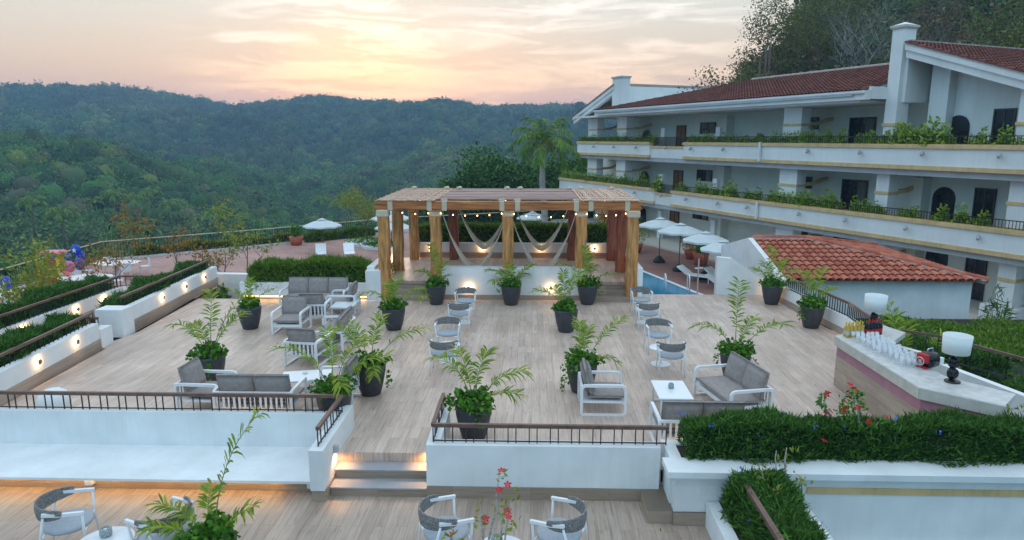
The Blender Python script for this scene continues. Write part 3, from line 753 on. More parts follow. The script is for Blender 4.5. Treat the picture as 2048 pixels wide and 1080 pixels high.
build('end_block', MB().box(-11.0, -10.42, 15.66, 16.1, -.02, .45), M['plaster'], g, wld=True)
g = empty('terrace_wall', (-10.5, 23.5, 0), 0, 'white end wall at the far corner of the left terrace', 'wall')
build('wall', MB().prism([(-11.2, 23.1), (-9.2, 23.0), (-9.2, 23.3), (-11.2, 23.4)], -.6, .35), M['plaster'], g, wld=True)
for i, (px, py) in enumerate([(57, 735), (141, 696)]):
    a = Vector(WA[0]); b = Vector(WA[1]); t = [.52, .80][i]; q = a.lerp(b, t)
    wall_light((q.x, q.y, .46), (1, .1), ['round glowing wall light nearest the viewer on the left wall', 'round glowing wall light just before the gap in the left wall'][i])
for i, t in enumerate([.33, .58, .82]):
    q = Vector(WB[0]).lerp(Vector(WB[1]), t)
    wall_light((q.x, q.y, .46), (1, .06), ['nearest', 'middle', 'farthest'][i]+' of the three round lights on the wall beyond the left gap')
litwall((-13.3, 12.0), (-13.3, 21.3), -.35, .26, -.1, 'outer white wall with lights, second from the deck on the left')
for i, y in enumerate([16.9, 19.0, 21.0-.7]):
    wall_light((-13.29, y, .1), (1, 0), ['round light on the outer left wall, nearest and half hidden by leaves', 'middle round light on the outer left wall', 'round light on the outer left wall near its far railing'][i])
struct('side_path', MB().prism([(-13.2, 9.9), (-10.16, 9.9), (-10.66, 15.7), (-10.62, 16.5), (-11.2, 23.5), (-13.2, 23.5)], -.6, -.36), M['deck'])
g = empty('terrace_wall', (-12.2, 21.5, -.3), 0, 'short white cross wall below the far left railing', 'wall')
build('wall', MB().box(-13.3, -11.3, 21.3, 21.5, -.5, .26), M['plaster'], g, wld=True)
railing('railing', [(-13.4, 13, .26), (-13.4, 21.4, .26), (-11.4, 21.4, .26)], .34, 'brown railing on the outer left wall turning right at its end', .17, mrail='handrail')
railing('railing', [(-10.15, 11, .55), (-10.6, 15.7, .55)], .32, 'brown handrail along the nearest left wall hedge', .16)
railing('railing', [(-10.65, 15.95, .30), (-11.4, 16.1, .30), (-11.5, 15.2, .2)], .36, 'short black railing at the gap between the left walls', .14)
railing('railing', [(-10.82, 17.2, .55), (-11.12, 22.9, .55)], .34, 'brown handrail along the left hedge beyond the gap', .16)
# planter boxes behind the walls
for nm, pts in (('planter_bed', [(-10.2, 10.6), (-10.66, 15.4), (-11.5, 15.3), (-11.4, 10.6)]), ('planter_bed', [(-10.84, 17.2), (-11.18, 23.0), (-11.9, 23.0), (-11.7, 17.2)]), ('planter_bed', [(-13.5, 12), (-13.5, 22), (-14.6, 22), (-14.6, 12)])):
    o = build(nm, MB().prism(pts, -1.2, .34 if pts[0][0] > -13 else .1), M['soil']); o['kind'] = 'structure'
hedge('hedge', (-10.72, 11.0), (-11.12, 15.6), .85, .30, .84, 'grassy hedge overflowing the nearest left wall', n=15000, L=.17, W=.03, seed=8, wob=.10)
hedge('hedge', (-11.2, 17.3), (-11.5, 22.9), .66, .30, .80, 'grassy hedge on the left wall beyond the gap', n=12000, L=.17, W=.03, seed=9, wob=.10)
hedge('hedge', (-14.0, 13.0), (-14.0, 21.4), .9, .05, .62, 'grassy hedge behind the outer left wall railing', n=13000, L=.18, W=.032, seed=10, wob=.11)
o = empty('rolled_mat', (-12.0, 16.9, -.36), 1.2, 'white rolled bundle lying beside the pillar in the side path', 'bundle')
build('roll', MB().tube([(-.45, 0, .22), (.45, 0, .30)], .16, 14), M['shade'], o, True)
build('strap', MB().tube([(-.2, 0, .25), (-.16, 0, .253)], .167, 14).tube([(.2, 0, .276), (.24, 0, .28)], .167, 14), M['slabgrey'], o)

# ------------------------------------------------------------------ pergola platform
g = empty('stage', (-.8, 22, 0), 0, 'raised wood floored stage with white front wall under the pergola', 'stage')
build('floor', MB().box(-4.9, 3.3, 21.45, 25.75, 0, .5), M['deck'], g, wld=True)
build('front_wall', MB().box(-2.83, 1.68, 20.96, 21.44, .16, 1.0), M['plaster'], g, wld=True)
build('front_skirting', MB().box(-2.85, 1.70, 20.94, 21.43, 0.001, .158), M['skirt'], g, wld=True)
for (x0, x1) in ((-4.62, -2.86), (1.71, 3.05)):
    for k in range(3):
        build('step', MB().box(x0, x1, 20.75+k*.25, 21.449, k*.15+.002, (k+1)*.15 if k < 2 else .4), M['skirt'], g, wld=True)
build('back_wall', MB().box(-4.3, 2.9, 25.76, 25.95, .72, 1.08), M['plaster'], g, wld=True)
build('back_skirting', MB().box(-4.3, 2.9, 25.74, 25.96, .5, .718), M['skirt'], g, wld=True)
for x, s_ in ((-5.05, -1), (3.32, 1)):
    build('side_wall', MB().box(x-.12, x+.12, 20.9, 25.6, 0.001, 1.05), M['plaster'], g, wld=True)
for i, px in enumerate((523/3.2+700, 847/3.2+700, 1223/3.2+700, 1565/3.2+700)):
    p = PY(px, 500, 25.76)
    wall_light((p[0], 25.755, .9), (0, -1), ['leftmost', 'second from the left', 'third from the left', 'rightmost'][i]+' of the four round lights on the stage back wall', 6)
for i, px in enumerate((938, 1101)):
    p = PY(px, 578, 20.96)
    wall_light((p[0], 20.955, .40), (0, -1), ['left', 'right'][i]+' round light on the white front wall of the stage', 7)
wall_light((-4.92, 23.6, .85), (1, 0), 'round light on the left side wall of the stage', 6)
wall_light((3.19, 23.8, .85), (-1, 0), 'round light on the right side wall of the stage', 6)
wall_light((3.19, 21.9, .6), (-1, 0), 'round light low by the right stage steps', 6)
hedge('hedge', (-4.6, 26.5), (3.2, 26.5), .9, .9, 1.72, 'clipped green hedge behind the stage back wall', leaf='hedge2', n=13000, L=.14, W=.04, seed=12, wob=.03)
hedge('hedge', (-9.0, 21.35), (-5.1, 21.5), 1.2, .30, 1.12, 'tall grassy green hedge behind the three seat sofa', leaf='hedge2', n=14000, L=.22, W=.03, seed=13, wob=.07)
g = empty('planter_wall', (-7, 20.9, 0), 0, 'low white planter wall with warm strip light behind the three seat sofa', 'planter')
build('wall', MB().box(-9.2, -5.2, 20.78, 20.92, .12, .55), M['plaster'], g, wld=True)
build('led_strip', MB().box(-9.1, -4.8, 20.82, 20.84, .085, .105), M['whiteled'], g, wld=True)
build('base', MB().box(-9.1, -4.8, 20.9, 22.2, .001, .118), M['skirt'], g, wld=True)
build('pier', MB().box(-5.19, -4.72, 20.74, 21.2, .0, .95), M['plaster'], g, wld=True)

# ------------------------------------------------------------------ pergola
g = empty('pergola', (-.78, 23, 0), 0, 'orange timber pergola with reed roof and hanging bulbs over the stage', 'pergola')
def post(x, y, z0, m, w=.17, seed=0):
    rg = random.Random(seed); pts = []; rr = []
    for i in range(9):
        z = z0+(2.86-z0)*i/8; pts.append((x+rg.uniform(-.02, .02), y+rg.uniform(-.012, .012), z)); rr.append(w*rg.uniform(.92, 1.05))
    mb = MB()
    for i, p in enumerate(pts): pass
    vs = []; fs = []
    for p, r_ in zip(pts, rr):
        c = r_*.82
        for (a, b) in ((r_, c), (c, r_), (-c, r_), (-r_, c), (-r_, -c), (-c, -r_), (c, -r_), (r_, -c)): vs.append((p[0]+a, p[1]+b, p[2]))
    for i in range(8):
        for j in range(8): fs.append((i*8+j, i*8+(j+1) % 8, i*8+8+(j+1) % 8, i*8+8+j))
    fs.append(tuple(range(64, 72)))
    o = build('post', MB().add(vs, fs), M[m], g, wld=True)
    w2 = w+.018
    build('rope_wrap', MB().box(x-w2, x+w2, y-w2, y+w2, 2.62, 2.84, .03), M['ropelight'], o, wld=True)
PX = [-4.62, -3.02, -.75, 1.52, 3.1]
post(PX[0], 21.0, .001, 'timber', seed=1); post(PX[1], 21.2, .502, 'timber', seed=2); post(PX[2], 21.2, .502, 'timber', seed=3)
post(PX[3], 21.2, .502, 'timber', seed=4); post(PX[4], 21.0, .001, 'timber', seed=5)
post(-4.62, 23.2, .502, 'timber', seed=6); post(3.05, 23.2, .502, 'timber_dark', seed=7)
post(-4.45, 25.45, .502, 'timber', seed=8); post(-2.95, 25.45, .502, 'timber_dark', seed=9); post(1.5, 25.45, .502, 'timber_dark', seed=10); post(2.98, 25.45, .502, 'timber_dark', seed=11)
for y, x0, x1 in ((21.05, -4.85, 3.32), (25.5, -4.7, 3.2)):
    build('cross_beam', MB().box(x0, x1, y-.15, y+.15, 2.84, 3.10, .02), M['beam'], g, wld=True)
for x in (-4.65, 3.1):
    build('side_beam', MB().box(x-.14, x+.14, 21.21, 25.34, 2.86, 3.08, .02), M['beam'], g, wld=True)
for x in (-3.02, -.75, 1.52):
    build('rafter', MB().box(x-.09, x+.09, 21.21, 25.34, 2.88, 3.07, .02), M['beam'], g, wld=True)
for px in (260, 510, 606, 973, 1073, 1448, 1541, 1774):
    x = PY(700+px/3.2, 410, 21.0)[0]
    mb = MB().box(x-.075, x+.075, 20.875, 21.225, 2.815, 3.115, .015)
    build('rope_binding', mb, M['ropelight'], g, wld=True)
    mb = MB().tube([(x-.1, 20.95, 3.135), (x-.02, 21.03, 3.16), (x+.09, 20.97, 3.14), (x+.02, 21.1, 3.17), (x-.08, 21.05, 3.14)], .025, 6)
    mb.tube([(x-.1, 25.3, 3.2), (x+.09, 25.35, 3.2)], .05, 6).tube([(x-.05, 25.2, 3.2), (x+.03, 25.45, 3.22)], .05, 6)
    build('rope_knot', mb, M['ropelight'], g, wld=True)
rg = random.Random(4)
def reedroof(x0, x1):
    mb = MB(); x = x0
    while x < x1:
        r_ = rg.uniform(.016, .026); dz = rg.uniform(0, .02)
        mb.tube([(x, 20.86+rg.uniform(-.04, .03), 3.125+dz), (x+rg.uniform(-.03, .03), 23.2, 3.13+dz+rg.uniform(-.01, .015)), (x+rg.uniform(-.02, .02), 25.75+rg.uniform(-.05, .05), 3.125+dz)], r_, 5); x += r_*2+.006
    for y in (21.4, 22.3, 23.2, 24.1, 25.0, 25.6): mb.tube([(x0, y, 3.165), (x1, y, 3.165)], .012, 5)
    build('reed_roof', mb, M['reed'], g, wld=True)
reedroof(-4.8, -3.0); reedroof(1.5, 3.28)
mb = MB(); y = 21.25
while y < 25.7:
    w_ = rg.uniform(.16, .3); zz = rg.uniform(0, .02); mb.box(-3.0+rg.uniform(0, .04), 1.48-rg.uniform(0, .04), y, y+w_, 3.105+zz, 3.135+zz); y += w_+.012
build('roof_boards', mb, M['roofcloth'], g, wld=True)
# string lights: one thing, bulbs are parts
g2 = empty('string_lights', (-.8, 21.1, 2.7), 0, 'string of small warm bulbs hanging under the pergola beam', 'string lights')
fst = None; wire = MB()
def bulbline(p0, p1, n, sag):
    global fst
    p0 = Vector(p0); p1 = Vector(p1); pts = []
    for i in range(n*2+1):
        t = i/(n*2); q = p0.lerp(p1, t); q.z -= sag*4*t*(1-t); pts.append(q)
    wire.tube(pts, .006, 4)
    for i in range(n):
        q = pts[2*i+1]
        if fst is None: o = fst = build('bulb', MB().ball((0, 0, -.035), .017, 6, 1.2), M['bulb'], g2, True)
        else: o = fst.copy(); COL.objects.link(o); o.parent = g2
        o.location = q-Vector((-.8, 21.1, 2.7))
bulbline((-4.2, 20.9, 2.82), (-3.0, 20.9, 2.80), 3, .06); bulbline((-3.0, 20.9, 2.8), (-.75, 20.9, 2.8), 6, .10)
bulbline((-.75, 20.9, 2.8), (1.52, 20.9, 2.8), 6, .14); bulbline((1.52, 20.9, 2.8), (3.0, 20.9, 2.82), 5, .10)
bulbline((-4.4, 25.25, 2.8), (-.75, 25.25, 2.8), 8, .14); bulbline((-.75, 25.25, 2.8), (2.9, 25.25, 2.8), 8, .14)
build('wire', wire, M['iron'], g2, wld=True)
def hammock(a, b, sag, label, w=.55):
    c = ((a[0]+b[0])/2, (a[1]+b[1])/2, a[2]-sag); g = empty('hammock', c, 0, label, 'hammock', 'cream net hammocks slung in the pergola')
    a = Vector(a); b = Vector(b); mb = MB(); d = (b-a).normalized(); s_ = Vector((-d.y, d.x, 0)); K = 13
    rows = []
    for k in range(K):
        u = -1+2*k/(K-1); pts = []
        for i in range(25):
            t = i/24; spread = math.sin(math.pi*min(1, max(0, (t-.12)/.76)))**.6 if .12 < t < .88 else 0
            q = a.lerp(b, t); q.z -= sag*(1-abs(2*t-1)**1.75)*(1+.0*u)-(.20*u*u*spread); q += s_*(u*w/2*spread+.012*u); pts.append(q)
        rows.append(pts); mb.tube(pts, .017, 4)
    for i in range(4, 21):
        mb.tube([rows[k][i] for k in range(K)], .008, 3)
    build('net', mb, M['net'], g, wld=True)
    e = MB(); e.tube([a, a+Vector((0, 0, .1))], .03, 6); e.tube([b, b+Vector((0, 0, .1))], .03, 6); build('end_rope', e, M['net'], g, wld=True)
hammock((-2.72, 24.6, 2.75), (-.8, 24.6, 2.75), 1.72, 'cream net hammock at the back left of the pergola')
hammock((-.65, 24.6, 2.75), (1.35, 24.6, 2.75), 1.76, 'cream net hammock at the back right of the pergola')
hammock((-2.95, 22.4, 2.55), (-.85, 22.4, 2.55), 1.95, 'cream net hammock hanging lower at the front left of the pergola')
hammock((-.7, 22.4, 2.55), (1.42, 22.4, 2.55), 1.98, 'cream net hammock hanging lower at the front right of the pergola')

# ------------------------------------------------------------------ right deck edge, bar
WR = [(7.62, 21.6), (8.05, 17.3), (7.75, 14.4)]
g = empty('terrace_wall', (7.8, 19, 0), 0, 'low white wall with railing and round lights on the right edge of the deck', 'wall')
build('wall', MB().wall(WR[0], WR[1], .18, .50, .18, 1).wall(WR[1], WR[2], .18, .50, .18, 1), M['plaster'], g, wld=True)
build('skirting', MB().wall(WR[0], WR[1], .001, .178, .2, .9).wall(WR[1], WR[2], .001, .178, .2, .9), M['deckdiag'], g, wld=True)
railing('railing', [(7.75, 20.6, .50), (8.12, 17.3, .50), (7.82, 14.3, .50)], .36, 'black railing along the right deck wall beside the tiled hut', .12, True, balr=.010)
for i, (x, y) in enumerate(((7.56, 21.2), (7.86, 19.1), (7.96, 16.45))):
    wall_light((x, y, .36), (-1, -.1), ['round light at the far corner of the right deck wall', 'round light between the two pots on the right deck wall', 'round light on the right deck wall by the bar bottles'][i], 6)
g = empty('corner_wall', (6.6, 22, 0), 0, 'white corner wall with sloping top at the far right of the deck', 'wall')
build('wall', MB().extr([(5.98, 21.9, -2.2), (7.95, 21.9, -2.2), (7.95, 21.9, .50), (7.5, 21.9, .50), (6.45, 21.9, 1.2), (5.98, 21.9, 1.24)], (0, .22, 0)), M['plaster'], g, wld=True)
# hut
g = empty('tiled_hut', (10.1, 22.5, -2.2), 0, 'low white hut with terracotta barrel tile roof behind the bar', 'hut')
mb = MB().box(8.0, 13.95, 21.6, 21.8, -2.2, .54).box(13.75, 13.95, 21.8, 28.1, -2.2, .54).box(8.2, 13.75, 27.9, 28.1, -2.2, .54)
build('wall', mb, M['plaster'], g, wld=True)
build('gable_wall', MB().extr([(7.83, 21.45, -2.2), (7.83, 28.2, -2.2), (7.83, 28.2, .66), (7.83, 24.8, 1.46), (7.83, 21.25, .65), (7.83, 21.25, .5), (7.83, 21.45, .48)], (.17, 0, 0)), M['plaster'], g, wld=True)
E0 = np.array([8.0, 21.25, .6]); RG = np.array([8.0, 24.8, 1.39]); HP = np.array([9.9, 24.8, 1.39]); ER = np.array([14.15, 21.25, .6]); EB = np.array([14.15, 28.35, .6]); BL = np.array([8.0, 28.35, .6])
vv = RG-E0; LV = np.linalg.norm(vv)
a1 = tile_roof(E0, (1, 0, 0), vv, 6.15, lambda a: (0, LV if a < 1.9 else LV*(1-(a-1.9)/4.25)), sp=.25, ln=.37, rad=.115)
vr_ = np.array([-4.25, 0, .79]); LR = np.linalg.norm(vr_)
a2 = tile_roof(ER, (0, 1, 0), vr_, 7.1, lambda a: (0, LR*(a/3.55) if a < 3.55 else LR*(1-(a-3.55)/3.55)), sp=.25, ln=.37, rad=.115)
a3 = tile_roof(BL, (1, 0, 0), RG-BL, 6.15, lambda a: (0, LV if a < 1.9 else LV*(1-(a-1.9)/4.25)), sp=.25, ln=.37, rad=.115)
V, F = cat(a1, a2, a3); o = buildnp('roof', V, F, M['tile'], g, wld=True)
build('roof_deck', MB().add([E0, ER, EB, BL, RG, HP], [(0, 1, 5, 4), (1, 2, 5), (2, 3, 4, 5), (3, 2, 1, 0)]), mat('roof_bed', (.30, .12, .08), .9, var=.2), g, wld=True)
mb = MB()
for a, b in ((RG, HP), (HP, ER), (HP, EB)):
    n = int(np.linalg.norm(b-a)/.3)
    for i in range(n):
        p = a+(b-a)*i/n; q = a+(b-a)*(i+1.15)/n; mb.tube([p+[0, 0, .10], q+[0, 0, .075]], [.085, .10], 8)
build('ridge_tiles', mb, M['tile'], o, wld=True)
mb = MB()
for a, b in ((RG, HP), (HP, ER), (HP, EB)): mb.tube([a+[0, 0, .04], b+[0, 0, .04]], .12, 6)
build('ridge_mortar', mb, M['mortar'], o, wld=True)
# bar
g = empty('bar_counter', (6.6, 11.8, 0), 0, 'angled stone topped bar counter with wood look front on the deck edge', 'bar counter')
OUT = [(8.0, 14.35), (7.25, 13.75), (6.19, 13.62), (6.27, 10.67), (7.12, 9.92), (7.75, 10.35)]
INN = [(7.7, 14.55), (7.2, 14.45), (6.85, 13.15), (6.95, 11.25), (7.45, 10.75)]
TOP = [(7.55, 14.5), (6.19, 13.62), (6.27, 10.67), (7.12, 9.92), (7.62, 10.42), (7.0, 11.2), (6.95, 13.0), (7.75, 13.9)]
def concave_top(mb, z0, z1):
    for q in ([TOP[1], TOP[2], TOP[5], TOP[6]], [TOP[2], TOP[3], TOP[4], TOP[5]], [TOP[0], TOP[1], TOP[6], TOP[7]]): mb.prism([Vector(p) for p in q], z0, z1)
    return mb
build('counter_top', concave_top(MB(), .95, 1.05), M['stone'], g, wld=True)
mb = MB()
for i in (0, 1, 2): mb.wall(TOP[i], TOP[i+1], .90, 1.04, .05, 1)
build('edge_band', MB().wall((6.172, 13.62), (6.252, 10.655), .86, 1.044, .06, 1).wall((6.262, 10.652), (7.12, 9.895), .86, 1.044, .06, 1), M['stone_edge'], g, wld=True)
FR = [(6.235, 13.6), (6.315, 10.685), (7.14, 9.96), (7.55, 10.4)]
build('front_panel', MB().wall(FR[0], FR[1], .001, .64, .1, 1).wall(FR[1], FR[2], .001, .64, .1, 1), M['deckdiag'], g, wld=True)
build('trim_band', MB().wall(FR[0], FR[1], .641, .859, .12, 1).wall(FR[1], FR[2], .641, .859, .12, 1), M['pinkpanel'], g, wld=True)
build('end_panel', MB().wall(FR[2], FR[3], .001, .949, .1, 1).wall((6.5, 13.75), (7.7, 14.3), .001, .949, .1, 1), M['stone_edge'], g, wld=True)
build('back_shelf', MB().box(7.0, 7.35, 11.4, 13.0, .55, .60), M['stone'], g, wld=True)
struct('bar_floor', MB().prism([(6.5, 9.99), (10.5, 9.97), (10.5, 12.2), (8.3, 14.1), (8.0, 14.2)], .003, .012), M['concrete'])
# low white wall behind bar
g = empty('terrace_wall', (8.2, 12, 0), 0, 'low white wall slanting behind the bar', 'wall')
build('wall', MB().wall((7.55, 14.2), (8.1, 13.2), -.3, .72, .12, 1).wall((8.1, 13.2), (9.0, 9.9), -.3, .60, .14, 1), M['plaster'], g, wld=True)
railing('railing', [(7.85, 14.2, .5), (8.8, 14.5, .3), (10.5, 12.6, .1), (11.0, 10, .1)], .5, 'brown handrail in the shrubs behind the bar', .3)
# lamp builder
def bar_lamp(loc, label, rz):
    r = empty('table_lamp', loc, rz, label, 'lamp', 'white drum shade lamps on the bar')
    build('shade', MB().lathe([(.20, .50), (.215, .80), (.205, .80), (.19, .50)], 32), M['shade'], r, True)
    b = MB(); b.lathe([(.001, 0), (.12, 0), (.12, .02), (.09, .035), (.03, .05), (.001, .05)], 24)
    build('base', b, M['gloss_black'], r, True)
    for z in (.15, .335):
        b = MB(); n = 20
        for k in range(3):
            pts = [( (.058+.012*(k-1))*math.cos(2*math.pi*i/n), (k-1)*.035, z+(.072+.01*(k-1))*math.sin(2*math.pi*i/n)) for i in range(n+1)]
            b.tube(pts, .022, 7)
        build('ring_sculpture', b, M['gloss_black'], r, True)
    build('stem', MB().tube([(0, 0, .42), (0, 0, .62)], .010, 6).tube([(-.19, 0, .62), (.19, 0, .62)], .004, 4), M['chrome'], r)
    return r
bar_lamp((6.95, 10.95, 1.05), 'white drum lamp on a black ring sculpture at the near end of the bar', .3)
p = P(1718, 668, 1.05); bar_lamp((7.05, 13.85, 1.05), 'white drum lamp behind the bottles at the far end of the bar', .8)
# coffee machine
r = empty('coffee_machine', (6.98, 11.72, 1.05), .5, 'red and black capsule coffee machine on the bar beside the glasses', 'coffee machine')
build('body', MB().box(-.13, .16, -.12, .12, .001, .27, .04), M['gloss_black'], r, True)
build('front_panel', MB().box(-.20, -.128, -.10, .10, .10, .27, .02).box(-.19, -.128, -.10, .10, .001, .03, .01), M['red'], r)
build('spout', MB().tube([(-.165, 0, .10), (-.165, 0, .06)], .02, 8), M['chrome'], r)
build('handle', MB().tube(arc_pts([(-.05, 0, .26), (-.05, 0, .33), (.1, 0, .33), (.1, 0, .26)], .03), .012, 6), M['chrome'], r)
build('portafilter_ring', MB().tube([(-.24+.0*math.cos(a/9*6.283), .07*math.cos(a/9*6.283), .14+.07*math.sin(a/9*6.283)) for a in range(10)], .01, 6), M['chrome'], r)
# glasses
proto = empty('drinking_glass', (0, 0, 0), 0, 'clear stemmed drinking glass among the rows on the bar top', 'glass', 'clear glasses set out on the bar top')
build('bowl', MB().lathe([(.03, 0), (.032, .004), (.005, .010), (.004, .06), (.028, .085), (.036, .12), (.033, .16), (.031, .16), (.033, .12), (.026, .088), (.001, .075)], 12), M['glass'], proto, True)
rg = random.Random(9); first = True; k = 0
for j in range(17):
    for i in range(6):
        y = 13.35-j*.105; x = 6.42+i*.095+(j % 2)*.04
        if x > 6.92 or (i < 1 and j > 10): continue
        x += rg.uniform(-.012, .012); yy = y+rg.uniform(-.015, .015)
        if first: proto.location = (x, yy, 1.051); first = False
        else: copy_at(proto, (x, yy, 1.051))
# bottles
def bottle(nm, m, capm):
    r = empty(nm, (0, 0, 0), 0, 'x', 'bottle')
    build('glass_body', MB().lathe([(.034, 0), (.038, .01), (.038, .17), (.014, .22), (.013, .27), (.001, .27)], 12), M[m], r, True)
    build('cap', MB().lathe([(.015, .265), (.015, .295), (.001, .296)], 10), M[capm], r)
    build('paper_label', MB().lathe([(.0385, .05), (.0385, .13)], 12), M['stone_edge' if m == 'gold' else 'red'], r)
    return r
bg = bottle('liquor_bottle', 'gold', 'yellow'); bd = bottle('liquor_bottle', 'gloss_black', 'red')
bg['label'] = 'golden bottle in the cluster at the far corner of the bar'; bg['group'] = 'golden bottles at the far corner of the bar'
bd['label'] = 'dark bottle with red cap and label beside the golden bottles'; bd['group'] = 'dark bottles beside the golden ones'
for q in range(10):
    x = 6.38+(q % 5)*.085; y = 13.60-(q//5)*.09+(q % 5)*.03
    if q: copy_at(bg, (x, y, 1.051))
    else: bg.location = (x, y, 1.051)
for q in range(10):
    x = 6.83+(q % 5)*.075; y = 13.68-(q//5)*.09+(q % 5)*.03
    if q: copy_at(bd, (x, y, 1.051), scale=(1, 1, 1.1))
    else: bd.location = (x, y, 1.051)
# ------------------------------------------------------------------ deck furniture
GA = 'white framed armchairs with grey cushions'; GS = 'white framed sofas with grey cushions'
arm = make_sofa('lounge_armchair', .80, 1, 'x', 'armchair', GA)
sofa2 = make_sofa('lounge_sofa', 1.45, 2, 'x', 'sofa', GS)
sofa3 = make_sofa('lounge_sofa', 1.95, 3, 'x', 'sofa', GS)
def put(first, loc, rz, label):
    if first.get('label') == 'x': first.location = loc; first.rotation_euler = (0, 0, rz); first['label'] = label; return first
    return copy_at(first, loc, rz, label)
D = math.pi/180
# rotation: model faces +Y; facing the camera = 180 deg
put(sofa3, (-6.45, 19.75, 0), 180*D, 'three seat sofa facing the viewer in front of the tall hedge')
put(arm, (-6.0, 18.2, 0), 4*D, 'armchair turned away toward the three seat sofa, its slatted back half hidden')
put(arm, P(585, 662)[:2]+(0,), 180*D, 'armchair facing the viewer behind another armchair left of the coffee table')
put(arm, P(688, 625)[:2]+(0,), 93*D, 'armchair facing left by the far coffee table, right of the three seat sofa')
p = P(655, 702); put(sofa2, (p[0]+.05, p[1]+.3, 0), 92*D, 'two seat sofa seen from behind its row of cushions, facing left in the middle group')
put(arm, (-5.06, 14.75, 0), -8*D, 'armchair with its slatted back to the viewer beside the tall potted palm')
put(arm, (-6.1, 12.05, 0), -93*D, 'armchair facing right behind the left black railing')
put(sofa2, (-4.95, 11.75, 0), 0, 'two seat sofa with warm lit slatted back behind the left black railing')
put(arm, (-3.75, 12.35, 0), 90*D, 'armchair facing left behind a potted palm near the left railing')
put(arm, (1.32, 12.22, 0), -90*D, 'armchair facing right, alone in front of the central potted palm')
put(sofa2, (3.78, 12.35, 0), 103*D, 'two seat sofa with loose cushions facing left beside the long hedge')
put(sofa2, (2.75, 10.72, 0), 0, 'sofa with warm lit slatted back, half hidden by the long hedge')
ct = make_table(.95, .62, .40, 'x', 'white coffee tables between the lounge seats')
put(ct, (-5.3, 18.75, 0), 90*D, 'white coffee table in front of the three seat sofa')
put(ct, (-4.85, 15.9, 0), 80*D, 'white coffee table in the middle lounge group with a candle holder')
put(ct, (-4.45, 12.75, 0), 12*D, 'white coffee table near the left railing with a small ashtray')
put(ct, (2.62, 12.2, 0), 90*D, 'white coffee table with a grey candle holder, right of the lone armchair')
candle('candle_holder', (-4.82, 15.75, .40), 'grey candle holder on the middle coffee table', 'candle holder')
candle('candle_holder', (2.62, 12.25, .40), 'grey candle holder on the right hand coffee table', 'candle holder')
candle('ashtray', (-4.5, 12.85, .40), 'small clear ashtray on the coffee table near the left railing', 'ashtray', 'glass', .06, .04)
# warm strip light on the floor behind the backs of two sofas (lit slats)
for (x0, x1, y, lb) in ((-5.7, -4.2, 11.28, 'warm strip light on the floor behind the left slatted sofa'), (2.05, 3.4, 10.25, 'warm strip light on the floor behind the right slatted sofa')):
    r = empty('strip_light', ((x0+x1)/2, y, 0), 0, lb, 'strip light')
    build('channel', MB().box(x0, x1, y-.02, y+.02, .001, .02), M['white_metal'], r, wld=True)
    build('led', MB().box(x0+.02, x1-.02, y-.012, y+.012, .021, .03), M['whiteled'], r, wld=True)
# dome at left
r = empty('dome_light', P(36, 815)[:2]+(0,), 0, 'white dome shaped floor lamp behind the left railing', 'floor lamp')
r.location = (-8.75, 11.6, 0)
build('dome', MB().lathe([(.20, .03), (.25, .10), (.28, .22), (.27, .33), (.22, .43), (.13, .49), (.001, .51)], 28), M['shade'], r, True)
build('base', MB().lathe([(.17, 0), (.19, .03), (.001, .031)], 24), M['slabgrey'], r)
# rope chairs & small tables on the upper deck
chair = make_rope_chair(); tb = round_table()
cs = [((932, 630), 180, 'farthest chair of the left row, facing the viewer in front of the stage'), ((920, 658), 0, 'second chair of the left row, turned away from the viewer'),
      ((897, 700), 180, 'third chair of the left row, facing the viewer'), ((888, 744), 0, 'nearest chair of the left row, back to the viewer beside the palm leaves'),
      ((1281, 628), 180, 'farthest chair of the right row, by the corner pergola post'), ((1294, 658), 0, 'second chair of the right row, back to the viewer'),
      ((1314, 704), 184, 'third chair of the right row, facing the viewer'), ((1340, 748), -4, 'nearest chair of the right row, back to the viewer')]
for (px, rz, lb) in cs: put(chair, P(*px), rz*D, lb)
for i, (px, lb) in enumerate([((927, 645), 'small round white table of the far pair in the left row'), ((897, 722), 'small round white table of the near pair in the left row'),
                 ((1289, 645), 'small round white table of the far pair in the right row'), ((1321, 728), 'small round white table of the near pair in the right row')]):
    put(tb, P(*px), 0, lb)
# lower deck
tm = round_table(.48, .33, 'marble'); 
def low(px, py): p = P(px, py, -.45); return p
put(chair, (-6.1, 8.05, -.45), -68*D, 'rope backed chair at the lower left corner, facing right').scale = (1.12,)*3
put(chair, (-4.7, 7.85, -.45), 62*D, 'rope backed chair on the lower deck beside the big leafy pot, facing left').scale = (1.12,)*3
put(chair, (-1.1, 8.0, -.45), -62*D, 'rope backed chair left of the red flowering plant on the lower deck').scale = (1.12,)*3
put(chair, (.38, 8.0, -.45), 64*D, 'rope backed chair right of the marble table on the lower deck').scale = (1.12,)*3
put(tm, (-5.35, 7.65, -.45), 0, 'round white table with grey candle pot at the lower left')
put(tm, (-.36, 7.6, -.45), 0, 'round marble table beside the red flowering plant')
candle('candle_holder', (-5.4, 7.75, .03), 'grey candle pot on the lower left round table', 'candle holder', r=.075, h=.12)
candle('candle_holder', (-.42, 7.72, .03), 'grey candle pot on the round marble table', 'candle holder', r=.075, h=.12)

